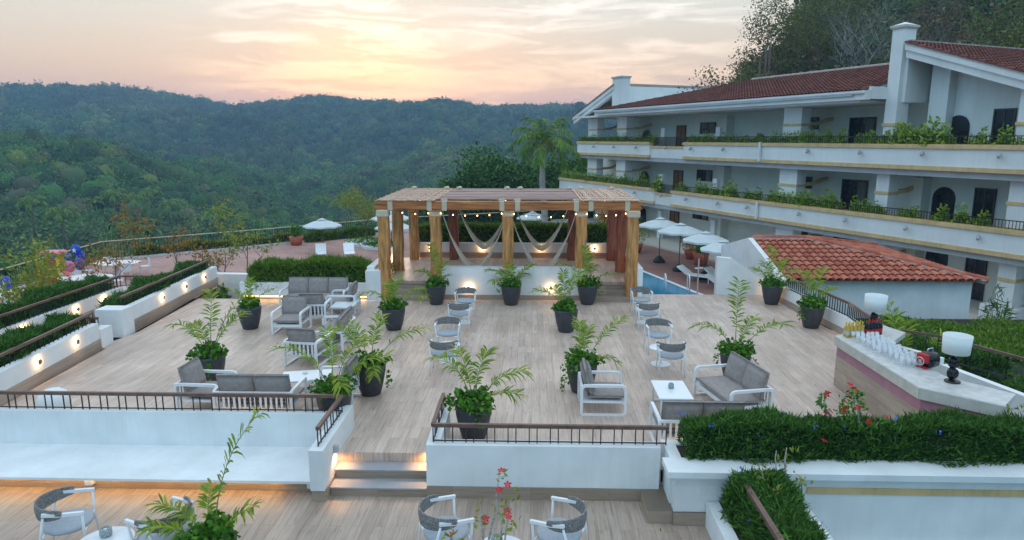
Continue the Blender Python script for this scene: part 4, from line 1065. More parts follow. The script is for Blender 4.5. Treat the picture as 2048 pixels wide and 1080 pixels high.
# ------------------------------------------------------------------ potted palms   (az: 0=right, 90=away, -90=toward camera)
L_ = R
PP = [
 ((499, 658), 'potted palm left of the three seat sofa with broad upright leaves', [(100, .9, 80, 55, .26), (160, .8, 65, 10, .26), (20, .85, 60, 5, .26), (-60, .7, 55, 0, .24)], [(200, .45)], .24),
 ((787, 660), 'potted palm in front of the left corner post of the pergola', [(170, 1.15, 62, -25), (30, 1.0, 65, -10), (80, 1.0, 80, 40), (-10, 1.05, 45, -15), (-110, .8, 60, -5), (110, .9, 60, 15)], [(180, .4)], .34),
 ((740, 790), 'large potted palm right of the middle lounge group', [(165, 1.25, 66, -20), (20, 1.35, 55, -5), (75, 1.1, 80, 35), (-60, .7, 35, -50, .26), (130, 1.1, 70, 0), (-120, .6, 40, -40, .22)], [(-5, .45)], .36),
 ((420, 768), 'tall potted palm beside the slatted armchair on the left', [(168, 1.25, 66, -25), (30, 1.7, 74, 18), (80, 1.45, 83, 45), (120, 1.1, 60, 5), (50, 1.3, 70, 5)], [(-70, .45)], .36),
 ((668, 850), 'potted palm behind the corner of the left railing', [(165, 1.45, 66, -15), (60, 1.3, 72, 5), (20, 1.2, 62, -15), (-60, .9, 75, -55, .3), (110, 1.4, 78, 20)], [], .36),
 ((872, 609), 'leftmost potted palm in front of the white stage wall', [(95, 1.35, 86, 62), (60, 1.0, 70, 10), (140, .8, 60, -10), (-30, .7, 60, 0)], [(200, .3)], .33),
 ((1022, 610), 'potted palm standing before the middle post of the pergola', [(165, .95, 55, -10), (25, 1.1, 55, 5), (80, .9, 78, 30), (-140, .8, 50, -20), (40, .8, 50, -20), (120, .8, 60, 0)], [(190, .25)], .34),
 ((1175, 609), 'potted palm beside the right stage steps', [(110, 1.4, 85, 50), (170, 1.2, 62, -5), (15, 1.0, 50, -20), (60, 1.0, 65, 0), (-130, .8, 55, -10), (90, 1.1, 70, 15)], [(-10, .35)], .36),
 ((1132, 664), 'potted palm in the middle of the deck before the right stage light', [(172, 1.05, 62, -15), (60, 1.2, 78, 30), (110, 1.2, 80, 45), (130, .9, 65, 0)], [], .30),
 ((1163, 785), 'potted palm behind the lone armchair with a long trailing vine', [(110, 1.0, 82, 35), (18, 1.5, 55, 12), (-10, .75, 38, -40, .3), (70, .9, 70, 10)], [(190, .65), (230, .3)], .38),
 ((947, 880), 'large potted palm behind the right railing next to the steps', [(150, 1.25, 74, -8, .38), (20, 1.25, 60, -15, .42), (75, 1.15, 80, 40, .38), (-15, .95, 50, -20, .36), (115, 1.1, 75, 10)], [(-70, .3)], .42),
 ((1470, 763), 'tall potted palm behind the loose cushion sofa', [(158, 1.25, 70, -20), (88, 1.75, 84, 68, .38), (12, 1.45, 52, -22, .36), (40, 1.1, 70, 20)], [(160, .35), (-20, .6)], .36),
 ((1552, 609), 'potted palm at the far right corner of the deck', [(150, .9, 65, -10), (40, 1.1, 70, 15), (80, 1.3, 80, 40), (10, .9, 55, 0), (110, 1.0, 75, 15)], [], .34),
 ((1624, 656), 'potted palm at the right deck wall with a vine spilling left', [(160, 1.3, 72, 0), (50, 1.3, 72, 30), (90, 1.1, 75, 20), (20, .9, 55, 0)], [(195, .45), (215, .3)], .36),
]
for i, (px, lb, fr, vn, cr_) in enumerate(PP):
    x, y, _ = P(*px)
    potted_palm((x-(.12 if px[0] == 1552 else 0), y+.08, 0), lb, [f if len(f) > 4 else (*f, .33) for f in fr], 31+i*3, vn, cover=(cr_+.02, .25))
potted_palm((-3.95, 7.55, -.45), 'leafy potted palm on the lower deck with one tall bending stem', [(55, 1.95, 84, 38, .34), (160, .9, 50, -5, .30), (120, .8, 65, 10, .30), (20, .8, 60, 10, .28), (-160, .85, 45, 0, .3)], 91, (), cover=(.36, .24), s=.97)
# desert rose plants
def desert_rose(loc, label, seed, h=.9, flowers=14, leaves=160):
    r = empty('desert_rose', loc, 0, label, 'flowering plant'); rg = random.Random(seed); mb = MB(); tips = []
    for k in range(7):
        a = k*.9+rg.uniform(-.3, .3); q = Vector((0, 0, 0)); d = Vector((math.cos(a)*.85, math.sin(a)*.85, 1)).normalized(); pts = [q.copy()]
        L = h*rg.uniform(.6, 1.05)
        for i in range(6):
            d = (d+Vector((rg.uniform(-.3, .3), rg.uniform(-.3, .3), rg.uniform(-.05, .25)))).normalized(); q = q+d*L/6; pts.append(q.copy())
            if i >= 3: tips.append(q.copy()+Vector((rg.uniform(-.06, .06), rg.uniform(-.06, .06), .03)))
        mb.tube(pts, [.022, .02, .018, .014, .012, .009, .006], 6)
    build('branches', mb, M['palebark'], r, True)
    g_ = np.random.default_rng(seed); T = np.array([tuple(t) for t in tips]); C = T[g_.integers(0, len(T), leaves)]+g_.normal(size=(leaves, 3))*.045
    V, F = leafcloud(C, .09, .035, rng=g_); buildnp('leaves', V, F, M['yellowleaf'] if seed % 2 else M['cover'], r)
    for k in range(flowers):
        t = T[g_.integers(0, len(T))]+g_.normal(size=3)*.05+np.array([0, 0, .04]); vs = []; fs = []
        tilt = g_.normal(size=3)*.4+np.array([0, -.5, 1]); nn = nrm(tilt); u = nrm(np.cross(nn, [1, 0, .2])); w_ = np.cross(nn, u)
        for j in range(5):
            a0 = j*1.2566; c_ = lambda a, q, z: tuple(t+(u*math.cos(a)+w_*math.sin(a))*q+nn*z)
            o = len(vs); vs += [tuple(t), c_(a0-.5, .038, .016), c_(a0, .058, .010), c_(a0+.5, .038, .016)]; fs.append((o, o+1, o+2, o+3))
        build('flower', MB().add(vs, fs), M['redflower'], r)
    return r
desert_rose((-.5, 7.35, -.22), 'bare branched plant with red flowers in front of the marble table', 3, 1.2, 10, 130)
r = empty('flower_pot', (-.5, 7.35, -.45), 0, 'charcoal pot holding the red flowering plant at the bottom edge', 'pot'); build('pot_body', MB().lathe([(.12, 0), (.17, .25), (.16, .25), (.001, .23)], 20), M['pot'], r, True)
desert_rose((4.75, 9.62, .45), 'red flowering plant rising from the long hedge', 4, .95, 16, 320)
desert_rose((7.35, 9.62, .55), 'pink flowering plant at the right end of the long hedge', 5, .6, 10, 200)
desert_rose((3.45, 8.6, .12), 'yellow green fleshy plant between the two hedges', 7, .8, 0, 90)
desert_rose((1.45, 6.9, -.45), 'small red flowering plant at the bottom edge of the lower deck', 9, 1.1, 6, 60)
desert_rose((9.6, 15.9, -.5), 'fleshy branched plant with rosette leaves in front of the hut', 6, 1.25, 0, 330)
# palm behind the bar
r = empty('areca_palm', (8.45, 15.2, -.6), 0, 'areca palm growing behind the far bar lamp', 'palm')
for i, f in enumerate([(100, 1.9, 86, 45), (15, 1.7, 66, 5), (150, 1.4, 72, -5), (-40, 1.4, 70, -35), (60, 1.6, 80, 30)]):
    add_frond(r, (0, 0, 0), R(f[0]), f[1], R(f[2]), R(f[3]), seed=200+i, ll=.42, nl=24, w=.04)
bush('palm_bush', (8.8, 14.9, -.6), .3, .4, 'low green plant under the palm behind the bar', 'shrub', 'hedge', 300, .14, .25, 77)
# shrubs right behind the bar
hedge('shrub_bed', (8.0, 15.4), (10.9, 15.6), 1.5, -.6, .20, 'loose green shrubs along the foot of the hut wall', cat_='shrubs', n=12000, L=.16, W=.028, seed=21, wob=.12)
hedge('shrub_bed', (9.6, 13.6), (11.9, 10.2), 2.6, -.6, .30, 'dense green planting sloping right of the bar', cat_='shrubs', n=22000, L=.15, W=.024, seed=22, wob=.10)
struct('garden_bed', MB().prism([(8.35, 14.0), (10.8, 9.97), (16, 9.97), (16, 21.3), (8.4, 21.3)], -1.2, -.6), M['soil'])
hedge('ground_cover', (8.6, 18.6), (15.5, 18.0), 4.6, -.65, -.30, 'low brown green ground planting between the hut and the bar shrubs', cat_='ground cover', leaf='hedge2', n=14000, L=.16, W=.05, seed=23, wob=.08)['kind'] = 'stuff'
struct('service_path', MB().prism([(8.3, 13.9), (10.7, 10.0), (8.95, 10.0), (8.2, 13.3)], -.4, -.05), M['concrete'])
# ------------------------------------------------------------------ pool terrace
TZ = -2.2
FB = [(-24.3, 24.0), (-24.9, 31.0), (-25.6, 39.5), (-20.8, 43.3), (-18.6, 45.1), (-15.2, 48.2), (-11.3, 51.9), (-2.6, 56.5), (3.0, 60.0)]
struct('pool_terrace', MB().prism([(-26, 8), (-25.6, 39.5), (-20.8, 43.3), (-18.6, 45.1), (-15.2, 48.2), (-11.3, 51.9), (-2.6, 56.5), (3, 60), (8, 62), (30, 30), (30, 8)], TZ-.6, TZ), M['paving'])
struct('side_terrace', MB().prism([(5.5, 45.5), (4.5, 30.0), (13, 27), (20, 20), (20, 36), (9.6, 47)], TZ+.004, TZ+.008), M['paving_dark'])
pool = [(-17.5, 32.6), (-13.5, 34.3), (-8, 36.5), (0, 37.6), (5.0, 38.6), P(1283, 545, TZ)[:2], P(1340, 568, TZ)[:2], P(1383, 586, TZ)[:2], (9.2, 27.5), (8.9, 25.0), (-16.5, 25.0)]
struct('pool_kerb', MB().prism([(x*1.02, y+.35 if y > 30 else y-.2) for x, y in pool], TZ+.003, TZ+.06), M['white_paint'])
struct('pool_water', MB().prism(pool, TZ+.061, TZ+.07), M['water'])
# pool rails, deck shower
r = empty('pool_ladder', (6.3, 31.6, TZ), 0, 'white pool handrails at the deck side of the pool', 'pool ladder')
for dx in (0, 1.1): build('handrail', MB().tube(arc_pts([(dx, 0, 0), (dx, 0, .85), (dx+.1, .9, .85), (dx+.1, .9, .05)], .3), .03, 8), M['white_metal'], r, True)
p = P(1389, 588, 0); r = empty('pool_shower', (5.45, 22.15, 0), 0, 'thin grey pole with cross arm standing at the pool edge of the deck', 'pole')
build('pole', MB().tube([(0, 0, -.3), (0, 0, 1.15)], .022, 8), M['slabgrey'], r); build('cross_arm', MB().tube([(-.12, 0, .82), (.14, 0, .84)], .018, 6), M['white_metal'], r)
# umbrellas
def umbrella(loc, rad, h, label, base=True, group='pale parasols on the pool terrace', rz=0.2):
    r = empty('parasol', loc, rz, label, 'parasol', group); n = 8; mb = MB(); vs = []; fs = []
    rings = [(0, h), (rad*.16, h-.06), (rad*.55, h-.20), (rad, h-.42)]
    for (q, z) in rings:
        for k in range(n*2):
            a = math.pi*k/n; sc = 1 if k % 2 == 0 else .955; zz = z-(0 if k % 2 == 0 else -.0)+(0 if k % 2 == 0 else .03*q/rad)
            vs.append((q*sc*math.cos(a), q*sc*math.sin(a), zz))
    m_ = n*2
    for i in range(3):
        for k in range(m_): fs.append((i*m_+k, i*m_+(k+1) % m_, (i+1)*m_+(k+1) % m_, (i+1)*m_+k))
    o = len(vs)
    for k in range(m_):
        v = vs[3*m_+k]; vs.append((v[0], v[1], v[2]-.09))
    for k in range(m_): fs.append((3*m_+k, 3*m_+(k+1) % m_, o+(k+1) % m_, o+k))
    build('canopy', mb.add(vs, fs), M['umbrella'], r)
    build('vent_cap', MB().lathe([(rad*.24, h-.03), (rad*.1, h+.03), (.02, h+.06), (.012, h+.10), (.001, h+.10)], 8), M['umbrella'], r)
    build('pole', MB().tube([(0, 0, .05), (0, 0, h)], .03, 8), M['pole'], r)
    ribs = MB()
    for k in range(8): a = math.pi*k/4; ribs.tube([(0, 0, h-.05), (rad*.97*math.cos(a), rad*.97*math.sin(a), h-.44)], .012, 4); ribs.tube([(0, 0, h-.75), (rad*.5*math.cos(a), rad*.5*math.sin(a), h-.27)], .01, 4)
    build('ribs', ribs, M['pole'], r)
    if base: build('base', MB().lathe([(.34, 0), (.36, .12), (.2, .3), (.08, .4), (.001, .4)], 10), M['blackbag'], r)
    return r
umbrella((-13.4, 43.0, TZ), 1.22, 2.15, 'lone parasol on the left of the pool terrace', False)
umbrella((-9.3, 44.6, TZ), 1.3, 2.45, 'upper of the two parasols behind the left pergola posts', False)
umbrella((-8.4, 41.0, TZ), 1.15, 2.3, 'lower of the two parasols behind the left pergola posts', False)
umbrella((7.5, 40.0, TZ), 1.28, 2.62, 'leftmost parasol beside the right pergola post')
umbrella((8.1, 37.3, TZ), 1.26, 2.62, 'second parasol from the pergola with a black base')
umbrella((8.95, 35.2, TZ), 1.2, 2.45, 'third parasol from the pergola over a lounger')
umbrella((9.3, 33.2, TZ), 1.12, 2.3, 'parasol closest to the white corner wall')
p = PY(1065, 458, 50); umbrella((p[0], 50, TZ), 1.2, 1.9, 'parasol seen through the pergola behind the hammocks', False)
def lounger(loc, rz, label):
    r = empty('sun_lounger', loc, rz, label, 'sun lounger', 'sun loungers on the pool terrace'); mb = MB()
    mb.box(-.32, .32, -.95, .35, .30, .36, .02); build('bed', mb, M['white_metal'], r)
    build('backrest', MB().extr([(-.32, .35, .31), (-.32, .95, .68), (-.32, .93, .73), (-.32, .33, .37)], (.64, 0, 0)), M['white_metal'], r)
    for sx in (-.27, .27):
        for sy in (-.8, .3): build('leg', MB().box(sx-.02, sx+.02, sy-.02, sy+.02, 0, .30), M['white_metal'], r)
lounger((8.4, 34.6, TZ), .9, 'white lounger under the third parasol'); lounger((9.6, 34.0, TZ), .7, 'white lounger beside the white corner wall')
lounger((9.3, 32.4, TZ), 1.0, 'white lounger closest to the pool at the right')
lounger((-13.0, 41.2, TZ), .3, 'left grey lounger behind the tall hedge'); lounger((-11.3, 41.4, TZ), .3, 'right grey lounger behind the tall hedge')
# potted shrubs on terrace
def potted(loc, label, leaf, s=1., seed=1, potm='terracotta', ph=.55, box=False):
    r = empty('potted_shrub', loc, 0, label, 'potted shrub')
    build('pot', MB().lathe([(.24, 0), (.36, ph*.7), (.40, ph), (.34, ph), (.001, ph-.05)], 20) if not box else MB().lathe([(.34, 0), (.48, ph), (.42, ph), (.001, ph-.05)], 24), M[potm], r, True)
    g_ = np.random.default_rng(seed); n = 420; p = nrm(g_.normal(size=(n, 3))); C = p*g_.uniform(.3, 1.05, (n, 1))*np.array([.55, .55, .5])*s+np.array([0, 0, ph+.42*s])
    C *= (1+.12*np.sin(p[:, :1]*6+seed)); V, F = leafcloud(C, .19, .07, D=p+np.array([0, 0, .6]), rng=g_); buildnp('leaves', V, F, M[leaf], r)
potted((6.7, 43.5, TZ), 'bushy green and orange shrub in a pot right of the pergola', 'yellowleaf', 1.9, 2)
potted((9.6, 41.2, TZ), 'orange leaved shrub in a pot behind the parasols', 'croton', 1.25, 3)
potted((9.75, 39.2, TZ), 'low green plant in a red tub behind the parasols', 'cover', .7, 4, ph=.75, box=True)
p = PY(1209, 448, 46); potted((p[0], 46, p[2]-.5), 'yellow shrub in a terracotta pot seen through the pergola', 'croton', .95, 5)
p = P(593, 490, TZ); potted((p[0], p[1], TZ), 'green plant in a round red tub by the far fence', 'cover', .8, 6, ph=.6, box=True)
p = PY(1046, 447, 50); potted((p[0], 50, p[2]-.6), 'red pot with green plant behind the middle pergola post', 'cover', .7, 7, ph=.6)
# island beds
for i, (px, rad) in enumerate((((737, 487), 1.6), ((765, 494), 1.4))):
    x, y, _ = P(*px, TZ); a = [(x+rad*math.cos(k*.393), y+rad*math.sin(k*.393)) for k in range(16)]
    o = build('island_kerb', MB().prism(a, TZ+.002, TZ+.16), M['white_paint']); o['kind'] = 'structure'
    bush('bed_plant', (x, y, TZ+.15), rad*.85, .28, ['low green planting in the left round island bed', 'low green planting in the right round island bed'][i], 'plants', 'cover', 700, .16, .4, 40+i)
x, y, _ = P(735, 487, TZ); tree('small_tree', (x, y, TZ+.1), 3.4, 'small yellow green tree in the round island bed', 51, 'yellowleaf', 1500, .16, .45, spread=.6, r=.06)
# perimeter fence
fb = [(x, y, TZ+.12) for x, y in FB]
o = build('terrace_kerb', MB(), M['kerb'])
bpy.data.objects.remove(o)
mb = MB()
for a, b in zip(FB[:-1], FB[1:]): mb.wall(a, b, TZ-.5, TZ+.12, .3)
struct('terrace_kerb', mb, M['kerb'])
railing('fence', fb, 1.05, 'long dark metal fence with pale rail along the edge of the pool terrace', .16, rail=.025, balr=.011, mrail='ropelight')
hedge('hedge', (-24.5, 40.8), (-16.8, 47.6), .5, TZ, TZ+.55, 'low green shrubs along the terrace fence at left', leaf='yellowleaf', n=6000, L=.22, W=.07, seed=61, wob=.15)
hedge('hedge', (-16.0, 47.2), (-11.9, 51.0), .6, TZ, TZ+.6, 'low green shrubs along the terrace fence near the lone parasol', leaf='hedge2', n=4000, L=.22, W=.07, seed=62, wob=.15)
# left lower terrace: tables, play tower, balloons, small trees
for i, (x, y) in enumerate(((-21.2, 31.2), (-18.6, 27.4), (-22.4, 27.6), (-22.0, 35.0))):
    r = empty('patio_table', (x, y, TZ), .2, ['oval white patio table farthest left by the fence', 'white patio table nearest the outer hedge', 'white patio table between the others near the frame edge', 'white patio table by the colourful play tower'][i], 'table', 'white patio tables on the lower terrace')
    build('table_top', MB().lathe([(.001, .70), (1.0, .70), (1.0, .74), (.001, .745)], 28).xf(lambda v: (v[0]*1.2, v[1]*.8, v[2])), M['white_top'], r)
    build('pedestal', MB().lathe([(.35, 0), (.08, .06), (.06, .7)], 14), M['white_metal'], r, True)
    for k in range(4):
        a = k*1.57+.7; c = empty('patio_chair', (x+1.45*math.cos(a), y+1.05*math.sin(a), TZ), a+math.pi/2, 'white slatted patio chair around a white table on the lower left terrace', 'chair', 'white patio chairs on the lower left terrace')
        build('seat', MB().box(-.22, .22, -.22, .22, .41, .45, .01), M['white_metal'], c); build('backrest', MB().box(-.22, .22, -.25, -.22, .46, .88, .01), M['white_metal'], c)
        for sx in (-.2, .2):
            for sy in (-.2, .2): build('leg', MB().box(sx-.015, sx+.015, sy-.015, sy+.015, 0, .41), M['white_metal'], c)
pt = P(112, 582, TZ); r = empty('play_tower', (pt[0], pt[1], TZ), .15, 'colourful play tower with yellow posts, red panels and pink top', 'play tower')
for sx in (-.55, .55):
    for sy in (-.5, .5): build('post', MB().box(sx-.06, sx+.06, sy-.06, sy+.06, 0, 2.3, .02), M['yellow'], r)
build('roof', MB().extr([(-.62, -.6, 2.3), (.62, -.6, 2.3), (.55, -.6, 2.42), (-.55, -.6, 2.42)], (0, 1.2, 0)), M['pink'], r)
build('upper_panel', MB().box(-.48, .48, -.54, -.50, 1.5, 2.0, .01), M['red'], r); build('lower_panel', MB().box(-.40, .52, -.58, -.50, .4, 1.3, .02), M['red'], r)
build('slide', MB().extr([(.6, -.3, 1.2), (.6, .3, 1.2), (.6, .3, 1.26), (.6, -.3, 1.26)], (1.3, -.3, -1.1)), M['red'], r); build('yellow_panel', MB().box(-.5, .5, .5, .54, 1.2, 2.2, .01), M['yellow'], r)
r.scale = (.8, .8, .8)
build('blue_board', MB().box(.15, .48, -.56, -.545, 2.02, 2.25, .005), M['blue'], r)
def star_panel(loc, label, m, s=.4, star=True):
    r = empty('toy_balloon', loc, -.15, label, 'balloon'); mb = MB().ball((0, 0, 0), s, 8, 1); mb.xf(lambda v: (v[0], v[1]*.45, v[2])); build('balloon_body', mb, M[m], r, True)
    if star:
        pts = [(math.sin(k*math.pi/5)*s*(.5 if k % 2 == 0 else .2), -s*.47, math.cos(k*math.pi/5)*s*(.5 if k % 2 == 0 else .2)) for k in range(10)]
        build('star', MB().extr(pts, (0, .05, 0)), M['shade'], r)
    build('string', MB().tube([(0, 0, -s), (.05, 0, -s-.8)], .01, 4), M['shade'], r)
def at(px, py, Y): return PY(px, py, Y)
star_panel(at(12, 566, 27.5), 'blue balloon with a white star at the far left edge', 'blue', .30)
star_panel(at(152, 500, 30), 'topmost blue balloon with a white star by the play tower', 'blue', .26)
star_panel(at(162, 512, 30.5), 'blue balloon under the topmost star balloon', 'blue', .24, False)
star_panel(at(159, 528, 30), 'lowest blue balloon in the bunch', 'blue', .28, False)
star_panel(at(140, 533, 29.5), 'pink balloon in the bunch by the play tower', 'pink', .26, False)
star_panel(at(135, 514, 30), 'small purple blue balloon between the play tower and the bunch', 'blue', .18, False)
LT = [((30, 600), 21, 3.5, 'yellowleaf', 'yellowing small tree at the far left edge of the lower terrace'), ((70, 600), 23, 3.3, 'yellowleaf', 'sparse yellow tree left of the play tower'),
      ((118, 590), 25, 3.4, 'yellowleaf', 'green yellow tree in front of the play tower'), ((205, 560), 27, 2.4, 'orangeleaf', 'thin orange leaved tree right of the balloons'),
      ((228, 560), 29.5, 4.2, 'orangeleaf', 'tallest orange leaved tree above the left terrace fence'), ((170, 570), 24, 1.8, 'orangeleaf', 'bare reddish shrub behind the outer left hedge'),
      ((355, 530), 35, 2.4, 'orangeleaf', 'slim bare sapling in the middle of the red terrace'), ((445, 540), 32, 2.8, 'yellowleaf', 'crooked small tree left of the tall terrace tree'),
      ((492, 545), 32, 4.2, 'yellowleaf', 'tall yellow green tree on the terrace left of the parasol'), ((425, 545), 31.0, 2.2, 'orangeleaf', 'thin red stemmed sapling before the crooked tree')]
for i, (px, Y, h, lf, lb) in enumerate(LT):
    x = PY(px[0], 540, Y)[0]; n = 420 if h > 3 else 220
    if 'bare' in lb or 'thin' in lb: n = 170
    tree('small_tree', (x, Y, TZ+.05), h, lb, 70+i, lf, n, .17, .22, r=.04, spread=.7, depth=2, up=.7)
bush('bed_shrub', (P(470, 548, -1.5)[0], 26.0, -2.2), .9, .9, 'bright green shrub between the left wall end and the pool', 'shrub', 'yellowleaf', 600, .14, .5, 81)
bush('leafy_shrub', (P(493, 560, 0)[0]-.3, 22.3, -.8), .45, .9, 'broad leaved green plant beyond the left end of the deck', 'shrub', 'cover', 160, .22, .5, 82)
bush('yellow_shrub', (-4.95, 22.6, 0.4), .35, .7, 'bright yellow shrub behind the left corner post', 'shrub', 'yellowleaf', 260, .12, .4, 83)

# ------------------------------------------------------------------ hotel
FA = Vector((18.55, 26.16)); FU = Vector((-.412, .911)).normalized(); FN = Vector((.911, .412))
def B(s, d, z): q = FA+FU*s+FN*d; return (q.x, q.y, z)
def sx(px, d=0.0):
    r = ray(px, 277); o = FA+FN*d; den = r[0]*FU.y-r[1]*FU.x; t = (o.x*FU.y-o.y*FU.x)/den; q = Vector((r[0]*t, r[1]*t)); return (q-o).dot(FU)
H = empty('hotel_building', (18.55, 26.16, -2.2), 0, 'long white three storey hotel with planted balconies and red tile roof', 'hotel')
def bb(mb, s0, s1, d0, d1, z0, z1):
    return mb.prism([B(s0, d0, 0)[:2], B(s1, d0, 0)[:2], B(s1, d1, 0)[:2], B(s0, d1, 0)[:2]], z0, z1)
def hp(name, mb, m, smooth=False, parent=None):
    o = build(name, mb, M[m], H, smooth, True)
    if parent: o.parent = parent
    return o
SN = -12.0
# s positions are derived from where features stand along the facade
S3 = sx(1155); S2 = sx(1120); R3 = (sx(1300), sx(1368)); R2 = (sx(1312), sx(1348))
for fl, (zt, sfar, rec) in enumerate(((4.76, S3, R3), (1.56, S2, R2))):
    segs = [(SN, rec[1]), (rec[0], sfar)]
    for (s0, s1) in segs:
        hp('balcony_band', bb(MB(), s0, s1, 0, .6, zt-.91, zt-.18), 'plaster2')
        hp('top_moulding', bb(bb(MB(), s0-.05, s1+.05, -.10, .66, zt-.18, zt-.06), s0, s1, -.05, .62, zt-.06, zt), 'ochre')
        hp('bottom_moulding', bb(MB(), s0, s1, -.06, .62, zt-1.09, zt-.91), 'ochre')
    hp('recessed_band', bb(MB(), rec[1], rec[0], .12, .5, zt-1.09, zt-.42), 'plaster2'); hp('recessed_moulding', bb(MB(), rec[1], rec[0], .06, .56, zt-.42, zt-.28), 'ochre')
    hp('floor_slab', bb(MB(), SN, sfar, .16, 7.5, zt-1.36, zt-1.09), 'slabgrey')
    hp('floor_screed', bb(MB(), SN, sfar, .61, 7.4, zt-1.089, zt-.95), 'concrete')
hp('ground_floor', bb(MB(), SN, S2-1, -1.3, 7.5, TZ-.4, TZ+.12), 'stone_edge')
hp('ground_step', bb(MB(), SN, 10, -1.9, -1.31, TZ-.4, TZ-.02), 'white_paint')
# columns
cols3 = [(1163, 1181), (1220, 1238), (1547, 1582)]; SCH = (sx(1752), sx(1790))
for (a, b) in cols3+[(1742, 1768), (2012, 2050)]:
    s1, s0 = sx(a), sx(b); 
    for (z0, z1) in ((-2.08, .20), (.61, 3.40), (3.81, 6.6)):
        if (a == 1163 and z0 < 0) or (a in (1742, 2012) and z0 > 3): continue
        c = hp('column', bb(MB(), s0, s1, .62, 1.25, z0, z1), 'plaster2')
        hp('column_trim', bb(MB(), s0-.05, s1+.05, .57, 1.3, z0+(z1-z0)*.66, z0+(z1-z0)*.66+.12), 'ochre', parent=c)
        if z0 < 0: hp('column_base', bb(MB(), s0-.35, s1+.35, .3, 1.6, z0, z0+.5), 'plaster2', parent=c)
        # bracket beam running inward with curved trim
        pts = [B(s0+.1, 1.3+i*.25, z0+(z1-z0)*.70+.28*(1/(1+math.exp(-(i-4)*1.3)))) for i in range(8)]
        hp('curved_bracket', MB().tube(pts, .09, sq=True), 'ochre'); 
# back wall per floor and openings
DW = 2.9
hp('room_wall', bb(bb(bb(MB(), SN, S2-1.2, DW, DW+.25, -2.08, .20), SN, S2-1.5, DW, DW+.25, .61, 3.40), SN, S3-1.5, DW, DW+.25, 3.81, 6.75), 'roomwall')
def opening(kind, px0, px1, z0, z1, d=DW, m='darkglass'):
    s0, s1 = sx(px1, d), sx(px0, d); mb = MB()
    if kind == 'arch':
        r_ = (s1-s0)/2; c = (s0+s1)/2; zc = z1-r_
        pts = [B(s0, d-.05, z0), B(s1, d-.05, z0)]+[B(c+r_*math.cos(t*math.pi/10), d-.05, zc+r_*math.sin(t*math.pi/10)) for t in range(11)]
        mb.extr(pts, FN.to_3d()*.06)
    else: mb.extr([B(s0, d-.05, z0), B(s1, d-.05, z0), B(s1, d-.05, z1), B(s0, d-.05, z1)], FN.to_3d()*.06)
    o = hp('window' if m == 'darkglass' else 'door', mb, m)
    if kind != 'arch':
        f = MB(); w_ = .06
        for (a, b, c_, d_) in ((s0-w_, s0, z0, z1+w_), (s1, s1+w_, z0, z1+w_), (s0, s1, z1, z1+w_)): bb(f, a, b, d-.09, d+.0, c_, d_)
        bb(f, (s0+s1)/2-.025, (s0+s1)/2+.025, d-.075, d-.051, z0, z1)
        hp('frame', f, 'frame', parent=o)
        if m == 'darkglass' and s1-s0 > .9: hp('curtain', MB().extr([B(s0+.03, d-.056, z0+.02), B(s0+(s1-s0)*.36, d-.056, z0+.02), B(s0+(s1-s0)*.36, d-.056, z1-.02), B(s0+.03, d-.056, z1-.02)], FN.to_3d()*-.008), 'curtain', parent=o)
    return o
for (zf, dx) in ((3.81, 0), (.61, -2), (-2.08, -6)):
    opening('arch', 1284+dx, 1304+dx, zf+.1, zf+1.85); opening('rect', 1355+dx, 1371+dx, zf, zf+2.05, m='door'); opening('rect', 1402+dx, 1430+dx, zf+1.5, zf+2.2)
    opening('rect', 1700+dx*2, 1748+dx*2, zf, zf+2.2)
for zf in (.61, -2.08):
    opening('arch', 1880, 1926, zf, zf+2.2); opening('rect', 1968, 2006, zf, zf+2.2); opening('rect', 1606, 1630, zf+1.6, zf+2.2)
opening('rect', 1612, 1634, 5.5, 6.1); opening('arch', 1512, 1530, 4.2, 5.3, m='door')
# party walls and window boxes across the balconies
for px in (1303, 1411):
    for (z0, z1) in ((3.81, 5.7), (.61, 2.5), (-2.08, -.1)):
        s0 = sx(px); hp('partition_wall', bb(MB(), s0-.2, s0+.2, .9, 1.15, z0, z1), 'plaster2')
for px in (1450, 1850):
    for zf in (3.81, .61, -2.08):
        if px > 1780 and zf > 3: continue
        hp('pilaster', bb(MB(), sx(px, 2.5)-.3, sx(px, 2.5)+.3, 2.3, DW, zf, zf+2.58), 'roomwall')
for px in ():
    for zf in (5.55, 2.35, -.35): hp('air_conditioner', bb(MB(), sx(px, 2.4)-.4, sx(px, 2.4)+.4, 2.2, DW, zf, zf+.35), 'plaster2')
# main roof
s_a, s_b = sx(1190, -.8), sx(1764, .5)+.25
hp('fascia', bb(bb(MB(), s_b-.3, s_a, -.9, -.55, 6.72, 7.0), s_b-.3, s_a, -.98, -.5, 7.0, 7.12), 'plaster2')
hp('ceiling', bb(MB(), s_b+.2, S3-.5, -.6, 9, 6.62, 6.75), 'plaster2')
hp('fascia_return', bb(MB(), s_b-.3, s_b-.05, -.54, .6, 6.76, 7.3), 'plaster2')
hp('gutter_lip', bb(MB(), s_b+.3, s_a-.5, -1.02, -.95, 6.9, 6.96), 'slabgrey')
O_ = np.array(B(s_b-.2, -1.0, 7.10)); vdir = np.array((FN.x*6.9, FN.y*6.9, 1.75)); LVv = np.linalg.norm(vdir); WL = s_a-s_b+.3
hipL = 9.5
V, F = tile_roof(O_, (FU.x, FU.y, 0), vdir, WL, lambda a: (0, LVv if a < WL-hipL else LVv*max(0.02, (WL-a)/hipL)), sp=.24, ln=.42, rad=.105)
ro = buildnp('roof', V, F, M['tile_dark'], H, wld=True)
hp('roof_deck', MB().extr([B(s_b-.2, -1.0, 7.03), B(s_a+.1, -1.0, 7.03), B(s_a+.1-hipL, 5.9, 8.78), B(s_b-.2, 5.9, 8.78)], (0, 0, -.06)), 'slabgrey')
